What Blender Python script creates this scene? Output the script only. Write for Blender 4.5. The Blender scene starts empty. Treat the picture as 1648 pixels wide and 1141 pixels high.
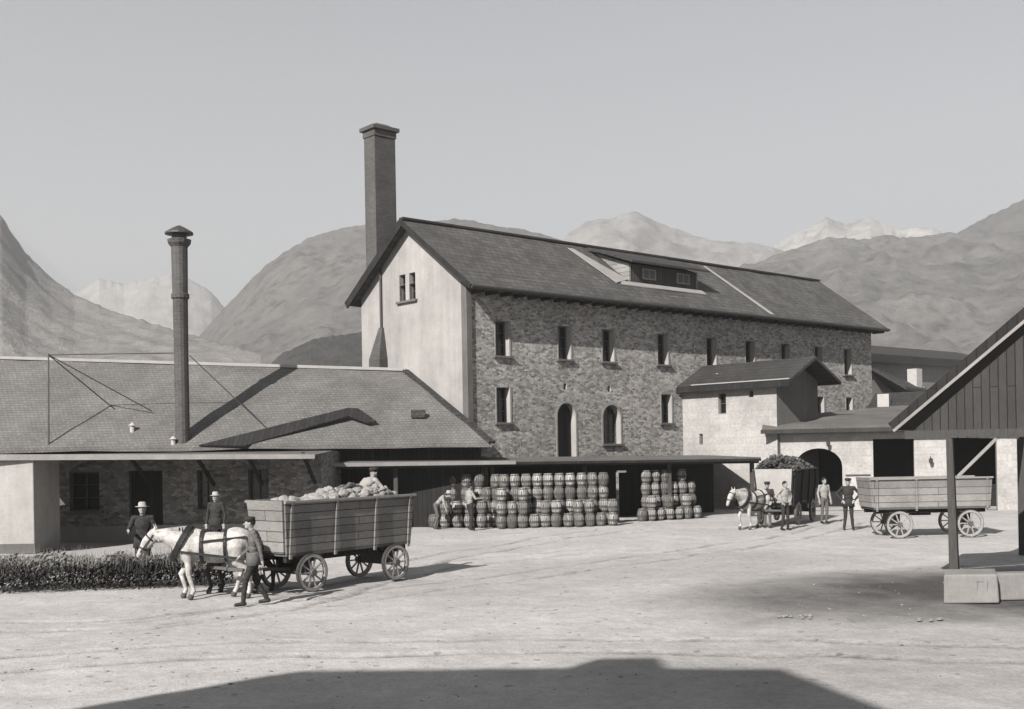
import bpy, bmesh, math, random
import numpy as np
from mathutils import Vector, Matrix, noise
rad = math.radians
S = bpy.context.scene
COL = S.collection
random.seed(7)
# ------------------------------------------------------------------ camera, sky, sun, exposure
FP = 1800.0; CAMH = 3.0; ROLL = rad(1.0)
cam = bpy.data.cameras.new("camera"); co = bpy.data.objects.new("camera", cam); COL.objects.link(co)
cam.sensor_width = 36; cam.lens = FP / 1648 * 36; cam.shift_y = 150 / 1648
cam.clip_start = 0.1; cam.clip_end = 9000
co.matrix_world = Matrix.Translation((0, 0, CAMH)) @ Matrix.Rotation(rad(90), 4, 'X') @ Matrix.Rotation(-ROLL, 4, 'Z')
S.camera = co
SUN_AZ, SUN_EL = rad(31), rad(33)          # travel azimuth (to the right of +Y) and elevation
W_ = bpy.data.worlds.new("World"); S.world = W_; W_.use_nodes = True
nt = W_.node_tree; nt.nodes.clear()
sky = nt.nodes.new('ShaderNodeTexSky'); sky.sky_type = 'NISHITA'; sky.sun_disc = False
sky.sun_elevation = SUN_EL; sky.sun_rotation = SUN_AZ + math.pi
sky.air_density = 1.0; sky.dust_density = 0.3; sky.ozone_density = 1.0
hs = nt.nodes.new('ShaderNodeHueSaturation'); hs.inputs['Saturation'].default_value = 0.2
bg = nt.nodes.new('ShaderNodeBackground'); bg.inputs[1].default_value = 0.055
wo = nt.nodes.new('ShaderNodeOutputWorld')
nt.links.new(sky.outputs[0], hs.inputs['Color']); nt.links.new(hs.outputs[0], bg.inputs[0]); nt.links.new(bg.outputs[0], wo.inputs[0])
sl = bpy.data.lights.new("sun", 'SUN'); sl.energy = 5.0; sl.angle = rad(0.5); sl.color = (1, .965, .93)
so = bpy.data.objects.new("sun", sl); COL.objects.link(so)
trav = Vector((math.sin(SUN_AZ) * math.cos(SUN_EL), math.cos(SUN_AZ) * math.cos(SUN_EL), -math.sin(SUN_EL)))
so.rotation_euler = trav.to_track_quat('-Z', 'Y').to_euler(); so.location = (-20, -30, 40)
S.view_settings.view_transform = 'Standard'; S.view_settings.look = 'None'
S.view_settings.exposure = 1.0; S.view_settings.gamma = 1.0; S.view_settings.use_curve_mapping = False
S.render.engine = 'CYCLES'; S.cycles.max_bounces = 6; S.cycles.volume_bounces = 0

def uv(px, py):
    a = px - 824; b = 720.5 - py
    return a * math.cos(ROLL) + b * math.sin(ROLL), -a * math.sin(ROLL) + b * math.cos(ROLL)
def P(px, py, d):
    u, v = uv(px, py); return Vector((u * d / FP, d, CAMH + v * d / FP))
def G(px, py, z=0):
    u, v = uv(px, py); d = (z - CAMH) * FP / v; return Vector((u * d / FP, d, z))

# ------------------------------------------------------------------ materials
class N:
    def __init__(s, name):
        s.m = bpy.data.materials.new(name); s.m.use_nodes = True; s.t = s.m.node_tree
        s.b = s.t.nodes['Principled BSDF']; s.tc = s.n('TexCoord'); s.co = s.tc.outputs['Object']
    def n(s, typ, **k):
        nd = s.t.nodes.new('ShaderNode' + typ)
        for a, v in k.items(): setattr(nd, a, v)
        return nd
    def l(s, a, b): s.t.links.new(a, b)
    def noise(s, scale, detail=4, rough=.6, vec=None, dist=0):
        x = s.n('TexNoise'); x.inputs['Scale'].default_value = scale; x.inputs['Detail'].default_value = detail
        x.inputs['Roughness'].default_value = rough; x.inputs['Distortion'].default_value = dist
        s.l(vec or s.co, x.inputs['Vector']); return x.outputs['Fac']
    def math(s, op, a, b=None, clamp=False):
        x = s.n('Math', operation=op, use_clamp=clamp)
        for i, v in enumerate((a, b)):
            if v is None: continue
            if hasattr(v, 'links'): s.l(v, x.inputs[i])
            else: x.inputs[i].default_value = v
        return x.outputs[0]
    def ramp(s, f, lo, hi, a, b):
        x = s.n('MapRange'); s.l(f, x.inputs[0])
        for i, v in enumerate((lo, hi, a, b)): x.inputs[i + 1].default_value = v
        return x.outputs[0]
    def scale(s, sx, sy, sz, vec=None):
        x = s.n('Mapping'); x.inputs['Scale'].default_value = (sx, sy, sz); s.l(vec or s.co, x.inputs[0]); return x.outputs[0]
    def wallvec(s):
        sp = s.n('SeparateXYZ'); s.l(s.co, sp.inputs[0]); sn = s.n('SeparateXYZ'); s.l(s.tc.outputs['Normal'], sn.inputs[0])
        ax = s.math('ABSOLUTE', sn.outputs[0]); ay = s.math('ABSOLUTE', sn.outputs[1])
        g = s.math('GREATER_THAN', ax, ay); u = s.math('ADD', s.math('MULTIPLY', g, sp.outputs[1]), s.math('MULTIPLY', s.math('SUBTRACT', 1, g), sp.outputs[0]))
        c = s.n('CombineXYZ'); s.l(u, c.inputs[0]); s.l(sp.outputs[2], c.inputs[1]); return c.outputs[0]
    def out(s, val, tint=(1.04, 1.0, .955), rough=.9, bump=None, bs=.3, bd=.03, spec=.2):
        c = s.n('CombineColor')
        for i in range(3): s.l(s.math('MULTIPLY', val, tint[i] * .57), c.inputs[i])
        s.l(c.outputs[0], s.b.inputs['Base Color']); s.b.inputs['Roughness'].default_value = rough
        s.b.inputs['Specular IOR Level'].default_value = spec
        if bump is not None:
            bn = s.n('Bump'); bn.inputs['Strength'].default_value = bs; bn.inputs['Distance'].default_value = bd
            s.l(bump, bn.inputs['Height']); s.l(bn.outputs[0], s.b.inputs['Normal'])
        return s.m
def plain(name, v, var=.25, sc=3, rough=.85, fine=25, spec=.25, stretch=None, bs=.3):
    m = N(name); vec = m.scale(*stretch) if stretch else None
    a = m.noise(sc, 5, .65, vec); b = m.noise(fine, 3, .6, vec)
    f = m.math('ADD', m.ramp(a, .25, .75, 1 - var, 1 + var), m.ramp(b, .3, .7, -var * .5, var * .5))
    return m.out(m.math('MULTIPLY', f, v), rough=rough, bump=b, bs=bs, spec=spec)
def rubble(name, lo, hi, sc=3.0, mort=.34):
    m = N(name); w = m.scale(1, 1, 1.9)
    wn = m.n('TexNoise'); wn.inputs['Scale'].default_value = 2.5; m.l(w, wn.inputs['Vector'])
    mx = m.n('VectorMath', operation='MULTIPLY_ADD'); m.l(wn.outputs['Color'], mx.inputs[0]); mx.inputs[1].default_value = (.12,) * 3; m.l(w, mx.inputs[2])
    v1 = m.n('TexVoronoi'); v1.inputs['Scale'].default_value = sc; m.l(mx.outputs[0], v1.inputs['Vector'])
    v2 = m.n('TexVoronoi', feature='DISTANCE_TO_EDGE'); v2.inputs['Scale'].default_value = sc; m.l(mx.outputs[0], v2.inputs['Vector'])
    sp = m.n('SeparateXYZ'); m.l(v1.outputs['Color'], sp.inputs[0])
    st = m.ramp(sp.outputs[0], 0, 1, lo, hi)
    st = m.math('MULTIPLY', st, m.ramp(m.noise(18, 4), .3, .7, .75, 1.25))
    e = m.ramp(v2.outputs['Distance'], .015, .06, 0, 1); e.node.clamp = True
    val = m.math('ADD', m.math('MULTIPLY', st, e), m.math('MULTIPLY', m.math('SUBTRACT', 1, e), mort))
    val = m.math('MULTIPLY', val, m.ramp(m.noise(.35, 4), .3, .7, .8, 1.2))
    return m.out(val, bump=m.math('ADD', e, m.math('MULTIPLY', m.noise(14), .6)), bs=.7, bd=.05, rough=.95)
def tiles(name, v, rowh=.2, w=.3, var=.28, gap=.45):
    m = N(name); wv = m.wallvec()
    br = m.n('TexBrick'); m.l(wv, br.inputs['Vector']); br.inputs['Scale'].default_value = 1
    br.inputs['Brick Width'].default_value = w; br.inputs['Row Height'].default_value = rowh; br.inputs['Mortar Size'].default_value = .018
    br.inputs['Mortar Smooth'].default_value = .3
    br.inputs['Color1'].default_value = (1 - var,) * 3 + (1,); br.inputs['Color2'].default_value = (1 + var,) * 3 + (1,); br.inputs['Mortar'].default_value = (gap,) * 3 + (1,)
    f = m.math('MULTIPLY', br.outputs['Color'], m.ramp(m.noise(.5, 6, .7), .3, .7, .72, 1.28))
    f = m.math('MULTIPLY', f, m.ramp(m.noise(9, 3), .3, .7, .85, 1.15))
    return m.out(m.math('MULTIPLY', f, v), bump=br.outputs['Fac'], bs=-.5, bd=.02, rough=.8, spec=.3)
def boards(name, v, w=.18, horiz=False, var=.25):
    m = N(name); wv = m.wallvec()
    if not horiz:
        mp = m.n('Mapping'); mp.inputs['Rotation'].default_value = (0, 0, rad(90)); m.l(wv, mp.inputs[0]); wv = mp.outputs[0]
    br = m.n('TexBrick'); m.l(wv, br.inputs['Vector']); br.inputs['Scale'].default_value = 1
    br.inputs['Brick Width'].default_value = 4; br.inputs['Row Height'].default_value = w; br.inputs['Mortar Size'].default_value = .01
    br.inputs['Color1'].default_value = (1 - var,) * 3 + (1,); br.inputs['Color2'].default_value = (1 + var,) * 3 + (1,); br.inputs['Mortar'].default_value = (.25,) * 3 + (1,)
    st = m.scale(2, 14, 1, wv) ; g = m.noise(3, 5, .7, st)
    f = m.math('MULTIPLY', br.outputs['Color'], m.ramp(g, .3, .7, .75, 1.25))
    f = m.math('MULTIPLY', f, m.ramp(m.noise(.9, 4), .3, .7, .8, 1.2))
    return m.out(m.math('MULTIPLY', f, v), bump=br.outputs['Fac'], bs=-.4, bd=.02, rough=.85)
def plaster(name, v, var=.2):
    m = N(name); streak = m.noise(1, 5, .7, m.scale(2.2, 2.2, .25))
    f = m.math('MULTIPLY', m.ramp(m.noise(.45, 5, .7), .3, .7, 1 - var, 1 + var), m.ramp(streak, .3, .7, 1 - var * .7, 1 + var * .5))
    f = m.math('MULTIPLY', f, m.ramp(m.noise(11, 4), .3, .7, .94, 1.06))
    return m.out(m.math('MULTIPLY', f, v), bump=m.noise(16, 4), bs=.35, bd=.02, rough=.95)

V_ = Vector
M = {}
M['rubble'] = rubble('rubble_stone', .17, .56, 5.6, .42)
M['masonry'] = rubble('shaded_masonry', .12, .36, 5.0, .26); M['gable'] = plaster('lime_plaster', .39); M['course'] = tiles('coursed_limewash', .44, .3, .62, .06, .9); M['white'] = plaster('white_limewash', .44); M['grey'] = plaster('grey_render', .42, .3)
M['midgrey'] = plaster('mid_grey_render', .15, .25); M['ochre'] = plaster('ochre_render', .24, .18)
M['tile'] = tiles('slate_tile', .1, .2, .3, .24, .5); M['tile_l'] = tiles('weathered_tile', .17, .1, .16, .13, .7); M['tile_d'] = tiles('dark_slate', .05, .16, .22, .2)
M['brickst'] = tiles('soot_brick', .075, .075, .25, .3, 1.4)
M['shed'] = boards('dark_boards', .055, .15, False, .12); M['timber'] = boards('dark_timber', .028); M['boards'] = boards('grey_boards', .07); M['hboards'] = boards('wagon_planks', .24, .17, True, .18)
M['hboards_l'] = boards('pale_planks', .28, .22, True, .15); M['wood'] = plain('worn_wood', .12, .3, 4, stretch=(6, 6, 1))
M['postwood'] = plain('weathered_post', .07, .3, 4, stretch=(8, 8, 1)); M['pale'] = plain('pale_paint', .5, .12); M['fascia'] = plain('pale_fascia', .3, .2, 2)
M['iron'] = plain('dull_iron', .05, .3, 6, .6, spec=.4); M['zinc'] = plain('weathered_zinc', .38, .15, 1.5, .6, spec=.4)
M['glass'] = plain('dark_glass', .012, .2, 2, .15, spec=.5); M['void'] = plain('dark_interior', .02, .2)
M['skin'] = plain('skin', .36, .08, 8, .6); M['cloth_d'] = plain('dark_cloth', .035, .3, 14); M['cloth_m'] = plain('grey_cloth', .13, .25, 14)
M['cloth_l'] = plain('pale_shirt', .36, .1, 10); M['leather'] = plain('black_leather', .025, .3, 12, .5); M['straw'] = plain('straw_hat', .42, .12, 30)
M['hair'] = plain('dark_hair', .03, .3, 40)
M['horse_w'] = plain('grey_horse_coat', .5, .4, 6, .7); M['horse_d'] = plain('bay_horse_coat', .05, .3, 3, .7); M['horse_m'] = plain('dark_mane', .04, .3, 30)
M['hoof'] = plain('hoof', .1, .2, 10)
M['wheel'] = plain('dusty_wheel_wood', .36, .2, 6); M['keg'] = boards('keg_staves', .31, .07, False, .3); M['kegtop'] = plain('keg_head', .4, .2, 6, stretch=(1, 8, 1)); oi_ = M['keg'].node_tree.nodes.new('ShaderNodeObjectInfo'); hv_ = M['keg'].node_tree.nodes.new('ShaderNodeHueSaturation'); mr_ = M['keg'].node_tree.nodes.new('ShaderNodeMapRange'); mr_.inputs[3].default_value = .55; mr_.inputs[4].default_value = 1.35
pb_ = M['keg'].node_tree.nodes['Principled BSDF']; sk_ = pb_.inputs['Base Color'].links[0].from_socket
M['keg'].node_tree.links.new(oi_.outputs['Random'], mr_.inputs[0]); M['keg'].node_tree.links.new(mr_.outputs[0], hv_.inputs['Value']); M['keg'].node_tree.links.new(sk_, hv_.inputs['Color']); M['keg'].node_tree.links.new(hv_.outputs[0], pb_.inputs['Base Color'])
M['hoop'] = plain('keg_hoop', .09, .3, 8)
M['block'] = plaster('concrete', .3, .2); M['paintmark'] = plain('stencil_paint', .2, .2)
M['limestone'] = plain('limestone_lumps', .34, .3, 5, .95, 18, bs=.8)

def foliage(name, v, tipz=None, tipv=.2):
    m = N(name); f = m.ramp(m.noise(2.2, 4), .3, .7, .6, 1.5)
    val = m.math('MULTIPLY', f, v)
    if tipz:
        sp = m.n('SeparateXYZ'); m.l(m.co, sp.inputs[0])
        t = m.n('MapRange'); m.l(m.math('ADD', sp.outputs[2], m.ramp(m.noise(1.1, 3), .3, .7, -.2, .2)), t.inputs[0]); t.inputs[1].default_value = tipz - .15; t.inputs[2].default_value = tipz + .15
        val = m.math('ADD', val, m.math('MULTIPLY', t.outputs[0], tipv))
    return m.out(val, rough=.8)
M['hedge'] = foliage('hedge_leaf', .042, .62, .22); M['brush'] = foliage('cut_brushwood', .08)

# ------------------------------------------------------------------ mesh helpers
class MB:
    def __init__(s): s.v = []; s.f = []; s.mi = []
    def poly(s, pts, mi=0):
        k = len(s.v); s.v += [tuple(p) for p in pts]; s.f.append(tuple(range(k, k + len(pts)))); s.mi.append(mi); return s
    def hexa(s, b, t, mi=0):           # bottom 4 / top 4, counter-clockwise from above
        k = len(s.v); s.v += [tuple(p) for p in b] + [tuple(p) for p in t]
        for f in ((3, 2, 1, 0), (4, 5, 6, 7), (0, 1, 5, 4), (1, 2, 6, 5), (2, 3, 7, 6), (3, 0, 4, 7)):
            s.f.append(tuple(k + i for i in f)); s.mi.append(mi)
        return s
    def box(s, x0, x1, y0, y1, z0, z1, mi=0):
        return s.hexa([(x0, y0, z0), (x1, y0, z0), (x1, y1, z0), (x0, y1, z0)], [(x0, y0, z1), (x1, y0, z1), (x1, y1, z1), (x0, y1, z1)], mi)
    def prism(s, pts, off, mi=0):      # polygon extruded by a vector
        off = Vector(off); a = [Vector(p) for p in pts]; n = len(a)
        nrm = sum(((a[i] - a[0]).cross(a[(i + 1) % n] - a[0]) for i in range(1, n - 1)), Vector())
        if nrm.dot(off) < 0: a = a[::-1]
        k = len(s.v); s.v += [tuple(p) for p in a] + [tuple(p + off) for p in a]
        s.f.append(tuple(k + i for i in range(n))[::-1]); s.f.append(tuple(k + n + i for i in range(n))); s.mi += [mi, mi]
        for i in range(n):
            j = (i + 1) % n; s.f.append((k + i, k + j, k + n + j, k + n + i)); s.mi.append(mi)
        return s
    def bar(s, a, b, w, h=None, mi=0):
        a = Vector(a); b = Vector(b); h = h or w; d = (b - a).normalized()
        up = Vector((0, 0, 1)) if abs(d.z) < .95 else Vector((0, 1, 0))
        r = d.cross(up).normalized(); u = r.cross(d)
        q = [(-r * w - u * h) / 2, (r * w - u * h) / 2, (r * w + u * h) / 2, (-r * w + u * h) / 2]
        s.hexa([a + x for x in q], [b + x for x in q], mi) if False else s.prism([a + x for x in q], b - a, mi); return s
    def tube(s, a, b, ra, rb=None, n=12, mi=0, cap=True):
        a = Vector(a); b = Vector(b); rb = ra if rb is None else rb; d = (b - a).normalized()
        up = Vector((0, 0, 1)) if abs(d.z) < .95 else Vector((0, 1, 0)); r = d.cross(up).normalized(); u = r.cross(d)
        k = len(s.v)
        for c, rr in ((a, ra), (b, rb)):
            for i in range(n): t = 2 * math.pi * i / n; s.v.append(tuple(c + (r * math.cos(t) + u * math.sin(t)) * rr))
        for i in range(n): j = (i + 1) % n; s.f.append((k + i, k + j, k + n + j, k + n + i)); s.mi.append(mi)
        if cap: s.f.append(tuple(k + n + i for i in range(n))); s.f.append(tuple(k + i for i in range(n))[::-1]); s.mi += [mi, mi]
        return s
    def lathe(s, prof, n=16, o=(0, 0, 0), mis=None, cap=True):
        k = len(s.v)
        for r, z in prof:
            for i in range(n): t = 2 * math.pi * i / n; s.v.append((o[0] + r * math.cos(t), o[1] + r * math.sin(t), o[2] + z))
        for q in range(len(prof) - 1):
            for i in range(n): j = (i + 1) % n; s.f.append((k + q * n + i, k + q * n + j, k + (q + 1) * n + j, k + (q + 1) * n + i)); s.mi.append(mis[q] if mis else 0)
        if cap:
            s.f.append(tuple(k + i for i in range(n))[::-1]); s.mi.append(mis[0] if mis else 0)
            s.f.append(tuple(k + (len(prof) - 1) * n + i for i in range(n))); s.mi.append(mis[-1] if mis else 0)
        return s
    def ball(s, c, r, sub=2, mi=0, jit=0, M3=None):
        bm = bmesh.new(); bmesh.ops.create_icosphere(bm, subdivisions=sub, radius=1); bm.verts.index_update(); k = len(s.v)
        rr = r if hasattr(r, '__len__') else (r, r, r)
        for v in bm.verts:
            p = v.co * (1 + random.uniform(-jit, jit)); p = Vector((p.x * rr[0], p.y * rr[1], p.z * rr[2]))
            if M3: p = M3 @ p
            s.v.append(tuple(Vector(c) + p))
        for f in bm.faces: s.f.append(tuple(k + v.index for v in f.verts)); s.mi.append(mi)
        bm.free(); return s
    def build(s, name, mats, parent=None, smooth=False, bevel=0):
        me = bpy.data.meshes.new(name); me.from_pydata(s.v, [], s.f)
        if not isinstance(mats, (list, tuple)): mats = [mats]
        for m in mats: me.materials.append(M[m] if isinstance(m, str) else m)
        me.polygons.foreach_set('material_index', s.mi)
        if smooth: me.polygons.foreach_set('use_smooth', [True] * len(s.f))
        me.validate(); me.update()
        o = bpy.data.objects.new(name, me); COL.objects.link(o)
        if parent: o.parent = parent
        if bevel:
            b = o.modifiers.new('bevel', 'BEVEL'); b.width = bevel; b.segments = 2; b.limit_method = 'ANGLE'
        return o
def tag(o, label=None, cat=None, group=None, kind=None):
    for k, v in (('label', label), ('category', cat), ('group', group), ('kind', kind)):
        if v: o[k] = v
    return o
def thing(name, label, cat, loc=(0, 0, 0), rz=0, group=None):
    o = bpy.data.objects.new(name, None); COL.objects.link(o); o.location = loc; o.rotation_euler = (0, 0, rz); o.empty_display_size = .3
    return tag(o, label, cat, group)
def copy_tree(o, parent=None):
    c = o.copy(); COL.objects.link(c)
    if parent: c.parent = parent
    for ch in [x for x in list(o.children)]: copy_tree(ch, c)
    return c

def wall(mb, o, ud, nd, L, z0, z1, holes=(), depth=.35, mi=0, rmi=1):
    """upright wall face with real openings: o origin, ud along, nd inward; hole = (u0,u1,z0,z1,arch)"""
    o = Vector(o); ud = Vector(ud); nd = Vector(nd); Z = Vector((0, 0, 1))
    pt = lambda u, z, d=0: o + ud * u + Z * (z - o.z) + nd * d
    us = sorted({0, L} | {h[0] for h in holes} | {h[1] for h in holes}); zs = sorted({z0, z1} | {h[2] for h in holes} | {h[3] for h in holes})
    def q(a, b, c, d, m): mb.poly([a, b, c, d], m)
    for i in range(len(us) - 1):
        for j in range(len(zs) - 1):
            cu = (us[i] + us[i + 1]) / 2; cz = (zs[j] + zs[j + 1]) / 2
            if any(h[0] < cu < h[1] and h[2] < cz < h[3] for h in holes): continue
            q(pt(us[i], zs[j]), pt(us[i + 1], zs[j]), pt(us[i + 1], zs[j + 1]), pt(us[i], zs[j + 1]), mi)
    for h in holes:
        u0, u1, a, b = h[:4]; arch = len(h) > 4 and h[4]
        r = (u1 - u0) / 2; rise = r * (h[4] if arch else 0); sp = b - rise
        q(pt(u0, a), pt(u0, a, depth), pt(u0, sp, depth), pt(u0, sp), rmi); q(pt(u1, a, depth), pt(u1, a), pt(u1, sp), pt(u1, sp, depth), rmi)
        q(pt(u0, a), pt(u1, a), pt(u1, a, depth), pt(u0, a, depth), rmi)
        if not arch: q(pt(u0, b, depth), pt(u1, b, depth), pt(u1, b), pt(u0, b), rmi)
        else:
            n = 12; c = (u0 + u1) / 2; A = [(c - r * math.cos(math.pi * i / n), sp + rise * math.sin(math.pi * i / n)) for i in range(n + 1)]
            for i in range(n):
                q(pt(*A[i], depth), pt(*A[i + 1], depth), pt(*A[i + 1]), pt(*A[i]), rmi)
                cu = u0 if i < n / 2 else u1
                if i == n // 2 - 1: mb.poly([pt(*A[i]), pt(*A[i + 1]), pt(u0, b)], mi)
                elif i == n // 2: mb.poly([pt(*A[i]), pt(*A[i + 1]), pt(u1, b)], mi)
                else: mb.poly([pt(*A[i]), pt(*A[i + 1]), pt(cu, b)], mi)
            # outline from spring to crown is closed by the fans above
def opening(parent, o, ud, nd, h, depth, kind='window', sill=True, bars=(2, 3), framem='wood', surround=True, label=None, panem='glass'):
    o = Vector(o); ud = Vector(ud); nd = Vector(nd); Z = Vector((0, 0, 1)); u0, u1, a, b = h[:4]; arch = len(h) > 4 and h[4]
    pt = lambda u, z, d: o + ud * u + Z * (z - o.z) + nd * d
    t = .05; fr = MB(); D = depth
    def rb(ua, ub, za, zb, d0, d1, mb=fr): mb.prism([pt(ua, za, d0), pt(ub, za, d0), pt(ub, zb, d0), pt(ua, zb, d0)], nd * (d1 - d0))
    if kind == 'window':
        rb(u0, u0 + t, a, b, D - .09, D - .03); rb(u1 - t, u1, a, b, D - .09, D - .03); rb(u0 + t, u1 - t, a, a + t, D - .09, D - .03); rb(u0 + t, u1 - t, b - t, b, D - .09, D - .03)
        for i in range(1, bars[0]): c = u0 + (u1 - u0) * i / bars[0]; rb(c - .015, c + .015, a + t, b - t, D - .08, D - .04)
        for i in range(1, bars[1]): c = a + (b - a) * i / bars[1]; rb(u0 + t, u1 - t, c - .012, c + .012, D - .079, D - .041)
        w = fr.build('window', framem, parent)
    else:
        n = max(2, int((u1 - u0) / .16))
        for i in range(n): ua = u0 + (u1 - u0) * i / n; rb(ua + .004, ua + (u1 - u0) / n - .004, a, b, D - .08 + .01 * (i % 2), D - .03)
        w = fr.build('door', 'timber', parent)
    if label: w['label'] = label
    pn = MB(); e = .12
    pn.prism([pt(u0 - e, a - .02, D), pt(u1 + e, a - .02, D), pt(u1 + e, b + .05, D), pt(u0 - e, b + .05, D)], nd * .03)
    pn.build('pane' if kind == 'window' else 'backing', panem, w)
    if sill: s_ = MB(); rb(u0 - .14, u1 + .14, a - .1, a - .004, -.13, .12, s_); s_.build('sill', 'midgrey', w, bevel=.01)
    if surround:
        s_ = MB(); q = .09
        if not arch:
            rb(u0 - q * .6, u0 - .002, a, b, -.025, .05, s_); rb(u1 + .002, u1 + q, a, b, -.025, .05, s_)
        else:
            r = (u1 - u0) / 2; rise = r * arch; sp = b - rise; c = (u0 + u1) / 2; n = 12
            rb(u0 - q, u0 - .002, a, sp, -.025, .05, s_); rb(u1 + .002, u1 + q, a, sp, -.025, .05, s_)
            for i in range(n):
                t0 = math.pi * i / n; t1 = math.pi * (i + 1) / n
                f = lambda t_, k: pt(c - (r + k) * math.cos(t_), sp + (rise + k) * math.sin(t_), -.025)
                s_.prism([f(t0, .002), f(t1, .002), f(t1, q), f(t0, q)], nd * .07)
        s_.build('surround', 'fascia', w)
    return w

# ------------------------------------------------------------------ ground, one sheet out to the horizon
def axis(a, b, st, far, g=1.35):
    v = list(np.arange(a, b + 1e-6, st)); s = st; x = b
    while x < far: s *= g; x += s; v.append(x)
    s = st; x = a; lo = []
    while x > -far: s *= g; x -= s; lo.append(x)
    return lo[::-1] + v
gx = axis(-18, 20, .13, 4200); gy = axis(9, 52, .13, 4200)
ruts = [([(-14, 19.6), (-7, 20.6), (-4.5, 22.6), (-1, 26), (4, 31), (9, 37), (12, 42)], .05), 
        ([tuple(G(a, b).xy) for a, b in ((640, 905), (735, 886), (850, 868), (960, 852), (1060, 845), (1200, 846))], .04), ([tuple(G(a, b).xy) for a, b in ((200, 1000), (385, 977), (540, 937), (700, 905), (900, 885))], .04), ([(14, 12), (9, 14.5), (4, 16), (-3, 16.6), (-12, 15)], .04)]
def rutd(x, y):
    m = 9
    for pts, dep in ruts:
        for (ax, ay), (bx, by) in zip(pts, pts[1:]):
            dx, dy = bx - ax, by - ay; t = max(0, min(1, ((x - ax) * dx + (y - ay) * dy) / (dx * dx + dy * dy))); d = math.hypot(x - ax - t * dx, y - ay - t * dy); m = min(m, d)
    return m
def hz(x, y, r=None):
    if not (-18 <= x <= 20 and 9 <= y <= 52): return 0
    e = min(1, (x + 18) / 3, (20 - x) / 3, (y - 9) / 2, (52 - y) / 3)
    h = noise.noise((x * .35, y * .35, 0)) * .035 + noise.noise((x * 1.3, y * 1.3, 4)) * .018 - .02
    if r is not None: h += -.035 * math.exp(-(r / .09) ** 2) + .016 * math.exp(-((r - .2) / .08) ** 2)
    h += max(0, noise.noise((x * 4, y * 4, 9)) - .25) * .03
    return h * e
mb = MB(); nx, ny = len(gx), len(gy)
GX, GY = np.meshgrid(np.array(gx), np.array(gy)); RD = np.full(GX.shape, 9.0)
for pts, dep in ruts:
    for (ax, ay), (bx, by) in zip(pts, pts[1:]):
        dx, dy = bx - ax, by - ay; t = np.clip(((GX - ax) * dx + (GY - ay) * dy) / (dx * dx + dy * dy), 0, 1); wv_ = .12 * np.sin(GX * .9 + ax) + .06 * np.sin(GY * 2.1)
        for off in (0, 1.15): d_ = np.abs(np.hypot(GX - ax - t * dx, GY - ay - t * dy) * np.sign((GX - ax) * dy - (GY - ay) * dx + 1e-9) - off + wv_); RD = np.minimum(RD, np.where((t > 0) & (t < 1), d_, 9))
RD = RD.ravel(); mb.v = [(x, y, hz(x, y, r_)) for (x, y), r_ in zip(((x, y) for y in gy for x in gx), RD.tolist())]
mb.f = [(j * nx + i, j * nx + i + 1, (j + 1) * nx + i + 1, (j + 1) * nx + i) for j in range(ny - 1) for i in range(nx - 1)]; mb.mi = [0] * len(mb.f)
m = N('trodden_gravel'); m.co = m.tc.outputs['Object']
base = m.ramp(m.noise(.25, 5, .6), .3, .7, .48, .6)
base = m.math('MULTIPLY', base, m.ramp(m.noise(1.1, 7, .8), .3, .7, .82, 1.14)); base = m.math('MULTIPLY', base, m.ramp(m.noise(6, 6, .75), .3, .7, .88, 1.1)); base = m.math('MULTIPLY', base, m.ramp(m.noise(26, 3, .7), .25, .75, .8, 1.18))
vo = m.n('TexVoronoi'); vo.inputs['Scale'].default_value = 2.6; m.l(m.co, vo.inputs['Vector']); vc = m.n('SeparateXYZ'); m.l(vo.outputs['Color'], vc.inputs[0])
dk = m.math('MULTIPLY', m.math('LESS_THAN', m.math('ADD', vo.outputs['Distance'], m.ramp(m.noise(20, 3), 0, 1, -.08, .08)), .16), m.math('GREATER_THAN', vc.outputs[0], .72))
base = m.math('MULTIPLY', base, m.math('SUBTRACT', 1, m.math('MULTIPLY', dk, .35)))
sp = m.n('SeparateXYZ'); m.l(m.co, sp.inputs[0]); nz = m.ramp(m.noise(.35, 5, .7), 0, 1, -1.1, 1.1)
def patch(cx, cy, rx, ry, slope=0, soft=.55):
    dx = m.math('DIVIDE', m.math('SUBTRACT', sp.outputs[0], cx), rx)
    yy = m.math('SUBTRACT', m.math('SUBTRACT', sp.outputs[1], cy), m.math('MULTIPLY', m.math('SUBTRACT', sp.outputs[0], cx), slope)); dy = m.math('DIVIDE', yy, ry)
    d = m.math('ADD', m.math('MULTIPLY', dx, dx), m.math('MULTIPLY', dy, dy)); d = m.math('ADD', d, m.math('MULTIPLY', nz, .8))
    x = m.n('MapRange'); m.l(d, x.inputs[0]); x.inputs[1].default_value = 1 + soft; x.inputs[2].default_value = 1 - soft; return x.outputs[0]
pm = m.math('MAXIMUM', patch(9.6, 22.3, 5.6, 3.6, .12, .9), m.math('MULTIPLY', patch(8, 14.5, 6.5, 3.2, 0, .9), .3))
pm = m.math('MAXIMUM', pm, m.math('MULTIPLY', patch(2, 27, 7, 3.0, .3, .9), .16))
base = m.math('MULTIPLY', base, m.math('SUBTRACT', 1, m.math('MULTIPLY', pm, .84)))
at_ = m.n('Attribute', attribute_name='track'); base = m.math('MULTIPLY', base, m.math('SUBTRACT', 1, m.math('MULTIPLY', at_.outputs['Fac'], m.ramp(m.noise(1.2, 5, .7), .35, .65, .1, .75))))
M['ground'] = m.out(base, bump=m.math('ADD', m.noise(30, 3, .7), m.math('MULTIPLY', m.noise(4, 4), 2)), bs=.5, bd=.03, rough=1, tint=(1.035, 1, .965))
go = mb.build('ground', 'ground', smooth=True); tag(go, kind='structure')
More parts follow.
